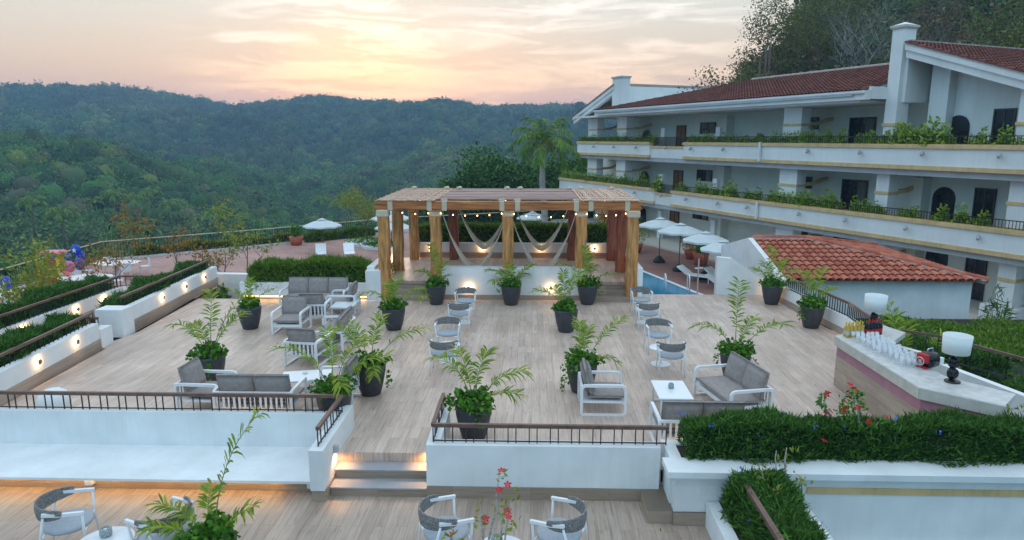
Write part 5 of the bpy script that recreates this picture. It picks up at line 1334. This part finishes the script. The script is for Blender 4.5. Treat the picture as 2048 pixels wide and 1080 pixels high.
hp('ridge', MB().tube([B(s_b-.2, 5.95, 8.9), B(s_a-hipL, 5.95, 8.9)], .13, 8), 'mortar', parent=ro)
hp('rear_wall', bb(MB(), s_b, s_a-hipL, 5.9, 9, 6.76, 8.75), 'plaster2')
# far gable block with chimney
def fz(px, py, d):
    s_ = sx(px, d); q = FA+FU*s_+FN*d; r_ = ray(px, py); t = math.hypot(q.x, q.y)/math.hypot(r_[0], r_[1]); return s_, HC+r_[2]*t
def chimney(s0, s1, zb, zt):
    c = hp('chimney', bb(MB(), s0, s1, .5, 1.25, zb, zt), 'plaster2')
    hp('chimney_cap', bb(bb(MB(), s0-.09, s1+.09, .41, 1.34, zt-.10, zt), s0-.04, s1+.04, .46, 1.29, zt-.16, zt-.10), 'stone_edge', parent=c)
    t = [B(s0-.06, .44, zt), B(s1+.06, .44, zt), B(s1+.06, 1.31, zt), B(s0-.06, 1.31, zt)]; ap = B((s0+s1)/2, .87, zt+.16)
    hp('chimney_top', MB().add(t+[ap], [(0, 1, 4), (1, 2, 4), (2, 3, 4), (3, 0, 4), (3, 2, 1, 0)]), 'plaster2', parent=c)
GM = {'w': 'plaster2'}
def gable(c0, c1, zt, lo, hi, zb):
    """c0..c1 chimney s range; lo/hi = (s, z) ends of the rake's top edge"""
    chimney(c0, c1, zb, zt)
    (sl, zl), (sh, zh) = lo, hi
    hp('rake_fascia', MB().extr([B(sl, .55, zl-.62), B(sh, .55, zh-.62), B(sh, .55, zh-.2), B(sl, .55, zl-.2)], FN.to_3d()*.3), 'plaster2')
    hp('rake_trim', MB().extr([B(sl, .44, zl-.30), B(sh, .44, zh-.30), B(sh, .44, zh-.06), B(sl, .44, zl-.06)], FN.to_3d()*.108), 'plaster2')
    hp('gable_roof_deck', MB().extr([B(sl, .40, zl-.055), B(sh, .40, zh-.055), B(sh, .40, zh), B(sl, .40, zl)], FN.to_3d()*10.6), 'mortar')
    p0 = np.array(B(sl, .36, zl)); vd = np.array(B(sh, .36, zh))-p0
    V, F = tile_roof(p0, (FN.x, FN.y, 0), vd, 10.5, lambda a: (0, np.linalg.norm(vd)), sp=.24, ln=.40, rad=.105)
    buildnp('gable_roof', V, F, M['tile_dark'], H, wld=True)
    hp('gable_side_wall', MB().extr([B(sh, .76, 6.6), B(sh, 10.5, 6.6), B(sh, 10.5, zh+.05), B(sh, .76, zh+.05)], FU.to_3d()*(.25 if sh > sl else .25)), 'plaster2')
    hp('gable_coping', bb(MB(), sh-.03, sh+.30, .77, 10.6, zh+.051, zh+.14), 'mortar')
_, ztf = fz(1230, 153, .5)
gable(sx(1240, .5), sx(1222, .5), ztf, fz(1144, 234, .44), fz(1224, 170, .44), 6.76)
s1f, z1f = fz(1144, 234, .44)
hp('gable_wall', MB().extr([B(s1f-1.5, 2.9, 6.6), B(sx(1224, .5), 2.9, 6.6), B(sx(1224, .5), 2.9, ztf-1.0), B(s1f-1.5, 2.9, z1f+.05)], FN.to_3d()*.2), 'roomwall')
# near gable block
_, ztn = fz(1775, 52, .5)
c0, c1 = sx(1787, .5), sx(1764, .5)
lo = fz(2048, 150, .44); hi = fz(1791, 86, .44); k_ = (hi[1]-lo[1])/(hi[0]-lo[0]); lo = (lo[0]-3.5, lo[1]-3.5*k_)
gable(c0, c1, ztn, lo, hi, 3.81)
zr_ = lambda s: hi[1]+(s-hi[0])*k_
hp('column_trim', bb(MB(), c0-.06, c1+.06, .44, 1.31, 5.55, 5.68), 'ochre')
def gwall(nm, a, b, d, th, m='plaster2'):
    hp(nm, MB().extr([B(a, d, 3.7), B(b, d, 3.7), B(b, d, zr_(b)-.1), B(a, d, zr_(a)-.1)], FN.to_3d()*th), m)
gwall('gable_wall', lo[0], sx(1850, 2.2), 2.2, .25)
gwall('gable_pier', sx(1886, 1.7), sx(1850, 1.7), 1.7, .49)
gwall('gable_recess_wall', sx(1852, 2.6), c0+1.2, 3.4, .2)
opening('arch', 1891, 1937, 3.85, 6.0, 2.2); opening('rect', 1986, 2024, 3.85, 6.15, 2.2)
gwall('corner_pier', lo[0], sx(2030, .9), .9, .6)
hp('column_trim', bb(MB(), lo[0], sx(2030, .9)+.05, .85, 1.55, 5.5, 5.63), 'ochre')
# band lamps
for (zt, pxs) in ((4.35, (1190, 1230, 1275, 1335, 1385, 1450, 1620, 1725, 1850, 2005)), (1.12, (1275, 1330, 1380, 1445, 1505, 1612, 1708, 1833, 1985))):
    for px in pxs:
        s = sx(px); hp('flood_light', MB().tube([B(s, -.02, zt), B(s, -.14, zt)], .03, 8).tube([B(s-.02, -.12, zt+.03), B(s-.12, -.28, zt-.05)], [.09, .06], 10), 'slabgrey', True)
for px in (1416+109, 1525):
    pass
hp('drain_pipe', bb(MB(), sx(1526)-.06, sx(1526)+.06, -.16, -.03, .55, 1.5), 'plaster2')
hp('drain_pipe', MB().prism([B(sx(1524)-.06, -.16, 0)[:2], B(sx(1524)+.06, -.16, 0)[:2], B(sx(1524)+.06, -.03, 0)[:2], B(sx(1524)-.06, -.03, 0)[:2]], 3.75, 4.8), 'plaster2')
# balcony railings
for (z, a, b) in ((4.76, SN, R3[1]), (1.56, SN, R2[1]), (4.76, R3[0], S3), (1.56, R2[0], S2)):
    railing('railing', [B(a, .12, z), B(b, .12, z)], .33, 'dark metal railing on the '+{4.76: 'top', 1.56: 'middle'}[z]+' balcony, '+('long near part' if a == SN else 'short far part'), .13, rail=.018, balr=.009, mrail='iron')
for (z, rec, lb) in ((4.45, R3, 'top'), (1.25, R2, 'middle')):
    railing('railing', [B(rec[1], .3, z), B(rec[0], .3, z)], .62, 'dark railing in the recess of the '+lb+' balcony', .08, rail=.018, balr=.012, mrail='iron')
# balcony plants
protos = []
rgp = random.Random(5)
for k in range(5):
    g_ = np.random.default_rng(300+k); n = 340; p = nrm(g_.normal(size=(n, 3))); p[:, 2] = np.abs(p[:, 2])
    C = p*g_.uniform(.3, 1.1, (n, 1))*np.array([.55, .40, .72])*(1+.3*np.sin(p[:, :1]*5+k)); V, F = leafcloud(C, .20, .10, D=p, rng=g_, jit=.8)
    me = bpy.data.meshes.new('balcony_shrub'); me.from_pydata(V.tolist(), [], F.tolist()); me.materials.append(M['shrubleaf']); protos.append(me)
def brow(a, b, z, step, smin, smax, label, gap):
    s = a
    while s < b:
        if rgp.random() > gap:
            o = bpy.data.objects.new('balcony_shrub', protos[rgp.randrange(5)]); COL.objects.link(o); o.location = B(s, .34+rgp.uniform(-.06, .06), z-.08); o.rotation_euler = (0, 0, math.atan2(FU.y, FU.x)+rgp.choice((0, math.pi)))
            k = rgp.uniform(smin, smax); o.scale = (k, k*.8, k*rgp.uniform(.75, 1.1)); tag(o, label, 'shrub', label.replace('leafy shrub', 'shrubs'))
        s += step*rgp.uniform(.7, 1.3)
brow(SN+4, sx(1740), 4.76, .62, .85, 1.35, 'leafy shrub in the top balcony planter below the near gable', .12)
brow(sx(1600), R3[1], 4.76, .55, .62, .8, 'low leafy shrub in the top balcony planter under the long roof', 0)
brow(sx(1740), sx(1600), 4.76, .62, .7, 1.1, 'leafy shrub in the top balcony planter left of the near chimney', .1)
brow(R3[0], S3, 4.76, .55, .6, .78, 'low leafy shrub in the far end of the top balcony planter', 0)
brow(SN+4, sx(1740), 1.56, .75, .7, 1.0, 'leafy shrub in the near half of the middle balcony planter', .35)
brow(sx(1740), R2[1], 1.56, .7, .8, 1.15, 'leafy shrub in the middle balcony planter above the parasols', .12)
brow(R2[0], S2, 1.56, .7, .8, 1.2, 'leafy shrub at the far end of the middle balcony planter', .1)
# ground floor plants by the hotel
bush('croton_bush', B(1.0, -2.6, -2.2), .55, 1.3, 'spiky red and green plant at the right edge before the hotel column', 'plant', 'croton', 300, .3, .12, 95)
bush('leafy_bush', B(-.9, -2.4, -2.2), .55, 1.7, 'tall spiky green plant at the right edge beside the hotel column', 'plant', 'hedge', 420, .4, .1, 96)
struct('ramp_path', MB().prism([(1.5, 47.5), (4.6, 47.5), (7.8, 55.5), (4.0, 60), (-1, 52)], TZ+.01, TZ+.30), M['concrete'])
railing('railing', [(4.4, 47.0, TZ+.3), (7.2, 53.8, TZ+.3)], 1.0, 'blue grey railing beside the ramp behind the stage hedge', .14, balr=.014, mrail='iron')

# ------------------------------------------------------------------ terrain + forest
def vnoise(x, y, seed=0):
    def h(ix, iy):
        n = (ix.astype(np.int64)*374761393+iy.astype(np.int64)*668265263+seed*982451653) & 0x7fffffff
        n = ((n ^ (n >> 13))*1274126177) & 0x7fffffff
        return ((n ^ (n >> 16)) & 0xffff)/65535.
    ix = np.floor(x); iy = np.floor(y); fx = x-ix; fy = y-iy; fx = fx*fx*(3-2*fx); fy = fy*fy*(3-2*fy)
    return (h(ix, iy)*(1-fx)+h(ix+1, iy)*fx)*(1-fy)+(h(ix, iy+1)*(1-fx)+h(ix+1, iy+1)*fx)*fy
def fbm(x, y, s, seed=0, o=4): 
    r = 0; a = 1; t = 0
    for k in range(o): r = r+a*vnoise(x/s, y/s, seed+k); t += a; a *= .5; s *= .5
    return r/t
RP = [(-900, 225), (-300, 205), (0, 192), (100, 188), (250, 183), (330, 188), (420, 204), (480, 215), (560, 212), (640, 206), (700, 209), (800, 222), (900, 224), (1000, 222), (1150, 222), (1300, 227), (1600, 235), (2600, 235)]
LP = [(-900, 230), (-200, 262), (0, 270), (60, 272), (200, 285), (290, 315), (350, 335), (450, 360), (560, 400), (700, 460), (900, 520)]
def terr(X, Y):
    r = np.hypot(X, Y); az = np.arctan2(X, Y)+YW; px = 1024+FPX*np.tan(np.clip(az, -1.2, 1.2))
    el = np.interp(px, [p[0] for p in RP], [p[1] for p in RP]); cosaz = np.cos(np.clip(az, -1.2, 1.2))
    def ztop(py, rr): 
        ang = TH-np.arctan((540-py)/FPX*1.0); return HC-rr*cosaz*np.tan(ang)
    zr = ztop(el, 760)-6
    base = np.interp(r, [0, 48, 62, 100, 160, 220, 300, 400, 520, 640], [-5, -6, -9.5, -17, -25, -29, -27, -20, -9, 10])
    t = np.clip((r-600)/160, 0, 1); t = t*t*(3-2*t); z = base*(1-t)+zr*t
    t2 = np.clip((r-780)/250, 0, 1); z = z-t2*15
    rid = (fbm(X, Y, 150, 3)-.5)*2
    rl_ = 1-np.abs(fbm(X, Y, 110, 9, 3)*2-1)
    amp = np.interp(r, [0, 120, 200, 350, 600, 720, 900], [0, 1, 5, 15, 16, 5, 2]); z = z+rid*amp*1.5+(rl_-.7)*amp*2.4
    ll = np.interp(px, [p[0] for p in LP], [p[1] for p in LP]); zl = ztop(ll, 270)-6; bump = np.exp(-((r-270)/75.)**2)
    zl2 = base+(zl-base)*bump+rid*2.5; z = np.where(px < 900, np.maximum(z, zl2), z)
    # wooded slope behind the hotel
    w = np.clip((px-1290)/300, 0, 1); w = w*w*(3-2*w); g = np.clip((r-52)/60, 0, 1); zs = -4+g*26
    z = np.maximum(z, z*(1-w)+zs*w) if True else z
    return z
azs = np.linspace(R(-78), R(80), 300)-YW; rs = np.concatenate([np.linspace(2, 60, 14), np.geomspace(64, 1500, 150)])
AZ, RR = np.meshgrid(azs, rs); X = np.sin(AZ)*RR; Y = np.cos(AZ)*RR; Z = terr(X, Y)
na = len(azs); idx = np.arange(AZ.size).reshape(AZ.shape); F = np.stack([idx[:-1, :-1], idx[:-1, 1:], idx[1:, 1:], idx[1:, :-1]], -1).reshape(-1, 4)
o = buildnp('hills', np.stack([X, Y, Z], -1).reshape(-1, 3), F[:, ::-1], M['hillground'], smooth=True); o['kind'] = 'structure'
struct('ground', MB().prism([(-1400, -300), (1400, -300), (1400, 3), (-1400, 3)], -6, -5), M['hillground'])
rf = np.random.default_rng(77)
def scatter(n, r0, r1, a0, a1):
    r = np.sqrt(rf.uniform(r0*r0, r1*r1, n)); a = rf.uniform(R(a0), R(a1), n)-YW; return np.sin(a)*r, np.cos(a)*r, r
def forest(name, x, y, r, label, cat_, nl, lsz, rad0, hs=1.0, palette=None, ring=True, sd=0):
    n = len(x); z = terr(x, y); g_ = np.random.default_rng(sd+5)
    rad = rad0*g_.uniform(.6, 1.35, n); hgt = rad*g_.uniform(.75, 1.15, n)*hs
    pal = np.array(palette); ti = g_.choice(len(pal), n, p=[.30, .26, .18, .12, .08, .06][:len(pal)] if len(pal) == 6 else None)
    mixn = fbm(x, y, 70, 21, 3); br_ = np.clip((fbm(x, y, 90, 33, 3)-.48)*5, 0, 1)[:, None]; tint = pal[ti]*(1-br_*.45)+np.array([.15, .13, .055])*br_*.5; tint = tint*1.4*(0.45+1.1*mixn[:, None])*g_.uniform(.8, 1.2, (n, 1))  # large-scale tone patches paint ridge light and shade into crowns; browns are foliage colour
    N = n*nl; ci = np.repeat(np.arange(n), nl)
    p = nrm(g_.normal(size=(N, 3))); p[:, 2] = np.abs(p[:, 2])*1.1-.15
    th = np.arctan2(p[:, 1], p[:, 0]); bump = 1+.22*np.sin(th*3+ci*1.7)+.16*np.sin(th*5+p[:, 2]*6+ci)
    C = p*g_.uniform(.82, 1.05, (N, 1))*bump[:, None]; C = np.stack([C[:, 0]*rad[ci]+x[ci], C[:, 1]*rad[ci]+y[ci], z[ci]+hgt[ci]*(.75+.85*C[:, 2])], 1)
    sz = (lsz*np.maximum(.6, r/r.mean()))[ci][:, None]
    V, F = leafcloud(C, sz, sz*.7, D=p*.25+np.array([0, 0, .0]), rng=g_, jit=.8)
    T = np.repeat(tint[ci]*g_.uniform(.75, 1.25, (N, 1)), 4, 0); T = np.concatenate([T, np.ones((len(T), 1))], 1)
    # dense inner crowns
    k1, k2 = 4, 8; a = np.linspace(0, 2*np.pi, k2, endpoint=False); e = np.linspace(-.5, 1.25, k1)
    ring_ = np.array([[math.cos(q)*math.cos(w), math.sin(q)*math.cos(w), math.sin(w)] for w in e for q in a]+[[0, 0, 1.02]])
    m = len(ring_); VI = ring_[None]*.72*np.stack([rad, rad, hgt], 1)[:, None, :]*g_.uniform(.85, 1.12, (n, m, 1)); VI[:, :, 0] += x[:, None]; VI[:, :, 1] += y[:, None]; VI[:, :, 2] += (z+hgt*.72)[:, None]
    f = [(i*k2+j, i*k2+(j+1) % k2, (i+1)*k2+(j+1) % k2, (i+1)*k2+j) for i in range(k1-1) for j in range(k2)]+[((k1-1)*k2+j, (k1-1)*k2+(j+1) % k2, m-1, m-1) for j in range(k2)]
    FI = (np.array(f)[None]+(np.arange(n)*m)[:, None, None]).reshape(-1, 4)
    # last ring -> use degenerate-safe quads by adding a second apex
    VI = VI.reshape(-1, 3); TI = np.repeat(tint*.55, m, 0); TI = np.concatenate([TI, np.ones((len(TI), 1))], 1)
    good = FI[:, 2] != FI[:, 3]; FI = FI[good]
    V2, F2 = cat((V, F), (VI, FI))
    o = buildnp(name, V2, F2, M['forest'], attr=np.concatenate([T, TI])); tag(o, label, cat_, kind='stuff'); return o
PALF = [(.028, .085, .03), (.045, .11, .035), (.02, .06, .025), (.08, .13, .04), (.10, .11, .05), (.13, .17, .035)]
PALN = [(.03, .10, .02), (.055, .15, .03), (.02, .065, .018), (.09, .19, .035), (.12, .16, .035), (.06, .13, .025)]
x, y, r = scatter(2700, 62, 200, -46, 14); k = ~((x > 2) & (y < 75)); x, y, r = x[k], y[k], r[k]
# keep clear of the terrace
k = (y > 56) | (x < -28); x, y, r = x[k], y[k], r[k]
forest('near_forest', x, y, r, 'dense green woods filling the valley just beyond the terrace fence', 'forest', 190, .62, 3.0, palette=PALN, sd=1)
x, y, r = scatter(8000, 200, 420, -46, 30); forest('valley_forest', x, y, r, 'dark wooded valley and nearer hill below the ridge', 'forest', 105, .85, 3.8, palette=PALN[:3]+PALF[3:], sd=2)
x, y, r = scatter(12000, 420, 850, -46, 34); forest('ridge_forest', x, y, r, 'hazy blue green wooded ridge on the horizon', 'forest', 30, 2.0, 5.2, palette=PALF, sd=3)
x, y, r = scatter(2600, 66, 125, 12.5, 52); pxx = 1024+FPX*np.tan(np.arctan2(x, y)+YW); ttop = terr(x, y)+5.5; elv = 540-FPX*np.tan(np.arctan2(ttop-HC, r)+TH); k = elv > np.interp(pxx, [1400, 1440, 1500, 1560, 1600, 1660], [175, 168, 140, 85, 45, -400]); x, y, r = x[k], y[k], r[k]; PALD = [(.05, .08, .02), (.09, .10, .03), (.03, .055, .015), (.13, .09, .04), (.14, .11, .06), (.07, .15, .02)]
forest('hillside_wood', x, y, r, 'dry dark woodland covering the slope behind the hotel', 'forest', 130, .60, 2.5, hs=1.25, palette=PALD, sd=4)
def terr1(x, y): return float(terr(np.array([x]), np.array([y]))[0])
HTOP = [138, 78, 152, 108, 40, -10, -30, -25, -15, -30, 70]
HT = [(1478, 64, 7, 'dry', 'low olive tree beside the three bare trunks'), (1560, 70, 10, 'brown', 'brown leafed tree right of the three bare trunks'), (1445, 62, 5.6, 'brown', 'small brown leafed tree peeking over the far end of the roof'), (1530, 72, 10, 'dry', 'bushy olive tree left of the tall trees behind the roof'),
      (1590, 74, 14, 'dry', 'tall airy tree whose crown marks the left edge of the hillside'), (1650, 76, 17, 'dry', 'tallest leafy tree rising past the top of the frame behind the roof'),
      (1735, 70, 14, 'bare', 'bare grey twiggy tree just left of the near chimney'), (1830, 66, 13, 'brown', 'brown leafed tree above the ridge right of the near chimney'),
      (1905, 62, 13, 'bare', 'pale bare branched tree above the near gable'), (1990, 60, 12, 'dry', 'dark leafy tree in the upper right corner'), (2050, 58, 8, 'green', 'bright green tree at the right edge above the roof')]
for i, (px, r_, h, kd, lb) in enumerate(HT):
    q = PY(px, 100, r_); z = terr1(q[0], r_)-1; h = max(3, PY(px, HTOP[i], r_)[2]-z)
    leafk = {'dry': 'dryleaf', 'bare': 'dryleaf', 'brown': 'orangebrown', 'green': 'yellowleaf'}[kd]
    if leafk == 'orangebrown':
        if 'orangebrown' not in M: M['orangebrown'] = leafmat('rusty_leaf', [(.10, .06, .03), (.16, .10, .05), (.08, .075, .03)], .7, .15)
    if 'olive' not in M: M['olive'] = leafmat('olive_leaf', [(.07, .09, .015), (.13, .15, .03), (.20, .19, .045)], .6, .2)
    if kd == 'dry': leafk = 'olive'
    tree('hillside_tree', (q[0], r_, z), h, lb, 400+i, leafk, {'dry': 7000, 'bare': 500, 'brown': 2600, 'green': 2600}[kd], .24, .62 if h > 8 else .5, .6, bark='palebark' if kd == 'bare' else 'bark', r=.2, depth=3 if kd == 'bare' else 2, nlimb=8, spread=.65)
# three bare poles (utility masts) above the roof
for i, (px, t) in enumerate(((1520, 118), (1533, 90), (1540, 88))):
    q = PY(px, t, 66); r = empty('bare_trunk', (q[0], 66, q[2]-6), 0, ['shortest of the three bare trunks above the roof', 'middle of the three bare trunks above the roof', 'rightmost of the three bare trunks above the roof'][i], 'tree trunk')
    build('trunk', MB().tube([(0, 0, 0), (.05, 0, 3), (0, 0, 6)], [.16, .12, .08], 7), M['bark'], r, True)
    build('branch_stub', MB().tube([(0, 0, 4.6), (.25, 0, 5.1)], [.05, .02], 5).tube([(0, 0, 3.9), (-.22, .1, 4.3)], [.05, .02], 5), M['bark'], r)
# dark trees behind the pergola
for i, (px, Y_, top, cr_) in enumerate(((905, 66, 352, 2.4), (955, 64, 305, 3.0), (1000, 66, 282, 3.2), (1050, 68, 300, 3.2), (1120, 70, 290, 3.6), (1165, 66, 300, 3.0), (880, 74, 372, 2.2))):
    q = PY(px, top, Y_); zb = -7.5; h = q[2]-zb
    tree('broadleaf_tree', (q[0], Y_, zb), h*.92, ['low dark tree at the left foot of the dark clump', 'dark tree left of the palm behind the pergola', 'tallest dark tree of the clump left of the palm', 'dark tree directly behind the palm trunk', 'dark tree between the palm and the hotel end', 'dark tree touching the far hotel balcony', 'small tree at the far left foot of the dark clump'][i],
         500+i, 'darkleaf', 2200, .36, .8, .6, spread=.4, r=.2, fill=9000, crown_r=cr_)
# coconut palm
q = PY(1088, 278, 48); zc = q[2]
r = empty('coconut_palm', (q[0], 48, TZ), 0, 'tall palm with pale trunk rising behind the pergola roof', 'palm tree')
N = 14; build('trunk', MB().tube([(.10*math.sin(i*.5), 0, (zc-TZ-.3)*i/N) for i in range(N+1)], [.26-.10*i/N+(.012 if i % 2 else 0) for i in range(N+1)], 12), M['palebark'], r, True)
rg = random.Random(3)
for i in range(17):
    a = i*2.4+rg.uniform(-.2, .2); e0 = 84-i*5.2
    add_frond(r, (0, 0, zc-TZ-.4), a, 2.7+rg.uniform(-.35, .35), R(e0), R(e0-85-rg.uniform(0, 25)), M['palmbig'], M['yellowleaf'], seed=600+i, nl=54, ll=.68, w=.058, start=.14, r0=.035, vshape=-.25)
# a few valley palms
pm = []
for i, (px, py, Y_) in enumerate(((225, 385, 150), (268, 392, 160), (335, 405, 170), (640, 395, 190), (675, 400, 185), (120, 420, 120), (60, 400, 140), (430, 420, 150), (700, 388, 200), (262, 452, 75), (180, 400, 170), (300, 380, 180))):
    q = PY(px, py, Y_); sc = 1.6
    r = empty('valley_palm', (q[0], Y_, q[2]-6.8), 0, 'feathery palm rising out of the valley woods' if i != 9 else 'dark palm just beyond the fence at left', 'palm tree', 'palms standing in the valley woods' if i != 9 else None)
    build('trunk', MB().tube([(0, 0, -2), (.2, 0, 6)], [.2, .14], 7), M['bark'], r, True)
    for k in range(13):
        add_frond(r, (.2, 0, 6), k*2.4, 3.2, R(75-k*5), R(-30-k*4), M['darkleaf' if i == 9 else 'hedge2'], M['stem'], seed=700+i*20+k, nl=16, ll=1.0, w=.14, start=.12, r0=.05, vshape=-.2)

# ------------------------------------------------------------------ haze
hz = build('haze', MB().box(-1300, 1300, -250, 1450, -62, 72), M['glass'])
hz.data.materials.clear(); m = bpy.data.materials.new('thin_evening_haze'); m.use_nodes = True; nt = m.node_tree; nt.nodes.clear()
out = nt.nodes.new('ShaderNodeOutputMaterial'); vp = nt.nodes.new('ShaderNodeVolumePrincipled'); vp.inputs['Color'].default_value = (.42, .70, 1, 1); vp.inputs['Density'].default_value = .00064; vp.inputs['Anisotropy'].default_value = .2
nt.links.new(vp.outputs[0], out.inputs['Volume']); hz.data.materials.append(m); hz['kind'] = 'stuff'

# ------------------------------------------------------------------ world
w = bpy.data.worlds.new('World'); scene.world = w; w.use_nodes = True; nt = w.node_tree; L = nt.links
bg = nt.nodes['Background']; out = nt.nodes['World Output']
SUN_AZ = R(-12); SUN_EL = R(2.5)
sky = nt.nodes.new('ShaderNodeTexSky'); sky.sky_type = 'NISHITA'; sky.sun_disc = False; sky.sun_elevation = SUN_EL; sky.sun_rotation = SUN_AZ; sky.air_density = 1.2; sky.dust_density = 2
tc = nt.nodes.new('ShaderNodeTexCoord'); nz = nt.nodes.new('ShaderNodeVectorMath'); nz.operation = 'NORMALIZE'; L.new(tc.outputs['Generated'], nz.inputs[0])
sp = nt.nodes.new('ShaderNodeSeparateXYZ'); L.new(nz.outputs[0], sp.inputs[0])
def ramp(stops, src):
    cr = nt.nodes.new('ShaderNodeValToRGB'); e = cr.color_ramp.elements
    while len(e) < len(stops): e.new(.5)
    for i, (p_, c) in enumerate(stops): e[i].position = p_; e[i].color = (*c, 1)
    L.new(src, cr.inputs[0]); return cr.outputs[0]
front = ramp([(0, (.70, .43, .37)), (.055, (.72, .46, .35)), (.085, (.76, .55, .39)), (.12, (.72, .60, .47)), (.16, (.68, .65, .57)), (.20, (.65, .67, .64)), (.35, (.80, .84, .88)), (.7, (.76, .93, 1.08)), (1, (.73, .92, 1.10))], sp.outputs['Z'])
back = ramp([(0, (.14, .42, .62)), (.25, (.32, .68, .98)), (.6, (.72, .92, 1.12)), (1, (.73, .92, 1.10))], sp.outputs['Z'])
mr = nt.nodes.new('ShaderNodeMapRange'); mr.interpolation_type = 'SMOOTHSTEP'; mr.inputs[1].default_value = -.1; mr.inputs[2].default_value = .75; L.new(sp.outputs['Y'], mr.inputs[0])
mx = nt.nodes.new('ShaderNodeMixRGB'); L.new(mr.outputs[0], mx.inputs[0]); L.new(back, mx.inputs[1]); L.new(front, mx.inputs[2])
# clouds: streaky noise in direction space
mp = nt.nodes.new('ShaderNodeMapping'); mp.inputs['Scale'].default_value = (3.2, 3.2, 22); mp.inputs['Rotation'].default_value = (0, R(7), 0); mp.inputs['Location'].default_value = (.4, 1.3, .75); L.new(nz.outputs[0], mp.inputs[0])
cn = nt.nodes.new('ShaderNodeTexNoise'); cn.inputs['Scale'].default_value = 2.3; cn.inputs['Detail'].default_value = 8; cn.inputs['Roughness'].default_value = .58; cn.inputs['Distortion'].default_value = .5; L.new(mp.outputs[0], cn.inputs['Vector'])
cm = nt.nodes.new('ShaderNodeMapRange'); cm.inputs[1].default_value = .46; cm.inputs[2].default_value = .62; L.new(cn.outputs[0], cm.inputs[0])
# where the clouds sit
def blob(px, py, width):
    d = Vector(ray(px, py)).normalized(); dp = nt.nodes.new('ShaderNodeVectorMath'); dp.operation = 'DOT_PRODUCT'; dp.inputs[1].default_value = d; L.new(nz.outputs[0], dp.inputs[0])
    r = nt.nodes.new('ShaderNodeMapRange'); r.interpolation_type = 'SMOOTHSTEP'; r.inputs[1].default_value = math.cos(width); r.inputs[2].default_value = 1; L.new(dp.outputs['Value'], r.inputs[0]); return r.outputs[0]
def mth(op, a, b):
    n_ = nt.nodes.new('ShaderNodeMath'); n_.operation = op
    for i, v in enumerate((a, b)):
        if isinstance(v, (int, float)): n_.inputs[i].default_value = v
        else: L.new(v, n_.inputs[i])
    return n_.outputs[0]
b1 = blob(1120, 5, .28); b2 = blob(690, 155, .24); b3 = blob(1150, 90, .34)
mask = mth('MAXIMUM', mth('MAXIMUM', b1, mth('MULTIPLY', b2, 1.5)), b3)
cl = mth('MULTIPLY', cm.outputs[0], mth('ADD', mth('MULTIPLY', mask, 1.0), .03))
cc = ramp([(0, (.95, .60, .45)), (.08, (1.05, .74, .48)), (.15, (.98, .90, .80)), (.22, (.9, .9, .88)), (1, (1.0, 1.05, 1.1))], sp.outputs['Z'])
m2 = nt.nodes.new('ShaderNodeMixRGB'); L.new(cl, m2.inputs[0]); L.new(mx.outputs[0], m2.inputs[1]); L.new(cc, m2.inputs[2])
# glow of the set sun
gl = blob(725, 195, .14); m3 = nt.nodes.new('ShaderNodeMixRGB'); m3.blend_type = 'ADD'; m3.inputs[2].default_value = (.20, .12, .01, 1); L.new(gl, m3.inputs[0]); L.new(m2.outputs[0], m3.inputs[1])
# nishita adds its own blue/orange on top
ns = nt.nodes.new('ShaderNodeVectorMath'); ns.operation = 'SCALE'; ns.inputs['Scale'].default_value = .02; L.new(sky.outputs[0], ns.inputs[0])
m4 = nt.nodes.new('ShaderNodeMixRGB'); m4.blend_type = 'ADD'; m4.inputs[0].default_value = 1; L.new(m3.outputs[0], m4.inputs[1]); L.new(ns.outputs[0], m4.inputs[2])
L.new(m4.outputs[0], bg.inputs['Color']); bg.inputs['Strength'].default_value = 1.0
sd = bpy.data.lights.new('sun', 'SUN'); sd.energy = .35; sd.angle = R(18); sd.color = (1, .78, .55)
so = bpy.data.objects.new('sun', sd); COL.objects.link(so); el = R(7)
sv = Vector((math.sin(SUN_AZ)*math.cos(el), math.cos(SUN_AZ)*math.cos(el), math.sin(el))); so.rotation_euler = (-sv).to_track_quat('-Z', 'Y').to_euler()

# ------------------------------------------------------------------ camera
cd = bpy.data.cameras.new('camera'); cd.sensor_width = 36; cd.lens = 36*FPX/2048; cd.clip_end = 6000; cd.clip_start = .1
co = bpy.data.objects.new('camera', cd); COL.objects.link(co); co.location = (0, 0, HC); co.rotation_euler = (R(90)-TH, 0, YW); scene.camera = co
vs = scene.view_settings; vs.view_transform = 'Standard'; vs.look = 'None'; vs.gamma = 1; vs.exposure = .27
scene.render.engine = 'CYCLES'; scene.cycles.max_bounces = 6; scene.cycles.diffuse_bounces = 3; scene.cycles.transparent_max_bounces = 8; scene.cycles.volume_bounces = 0
scene.render.resolution_x = 1024; scene.render.resolution_y = 540
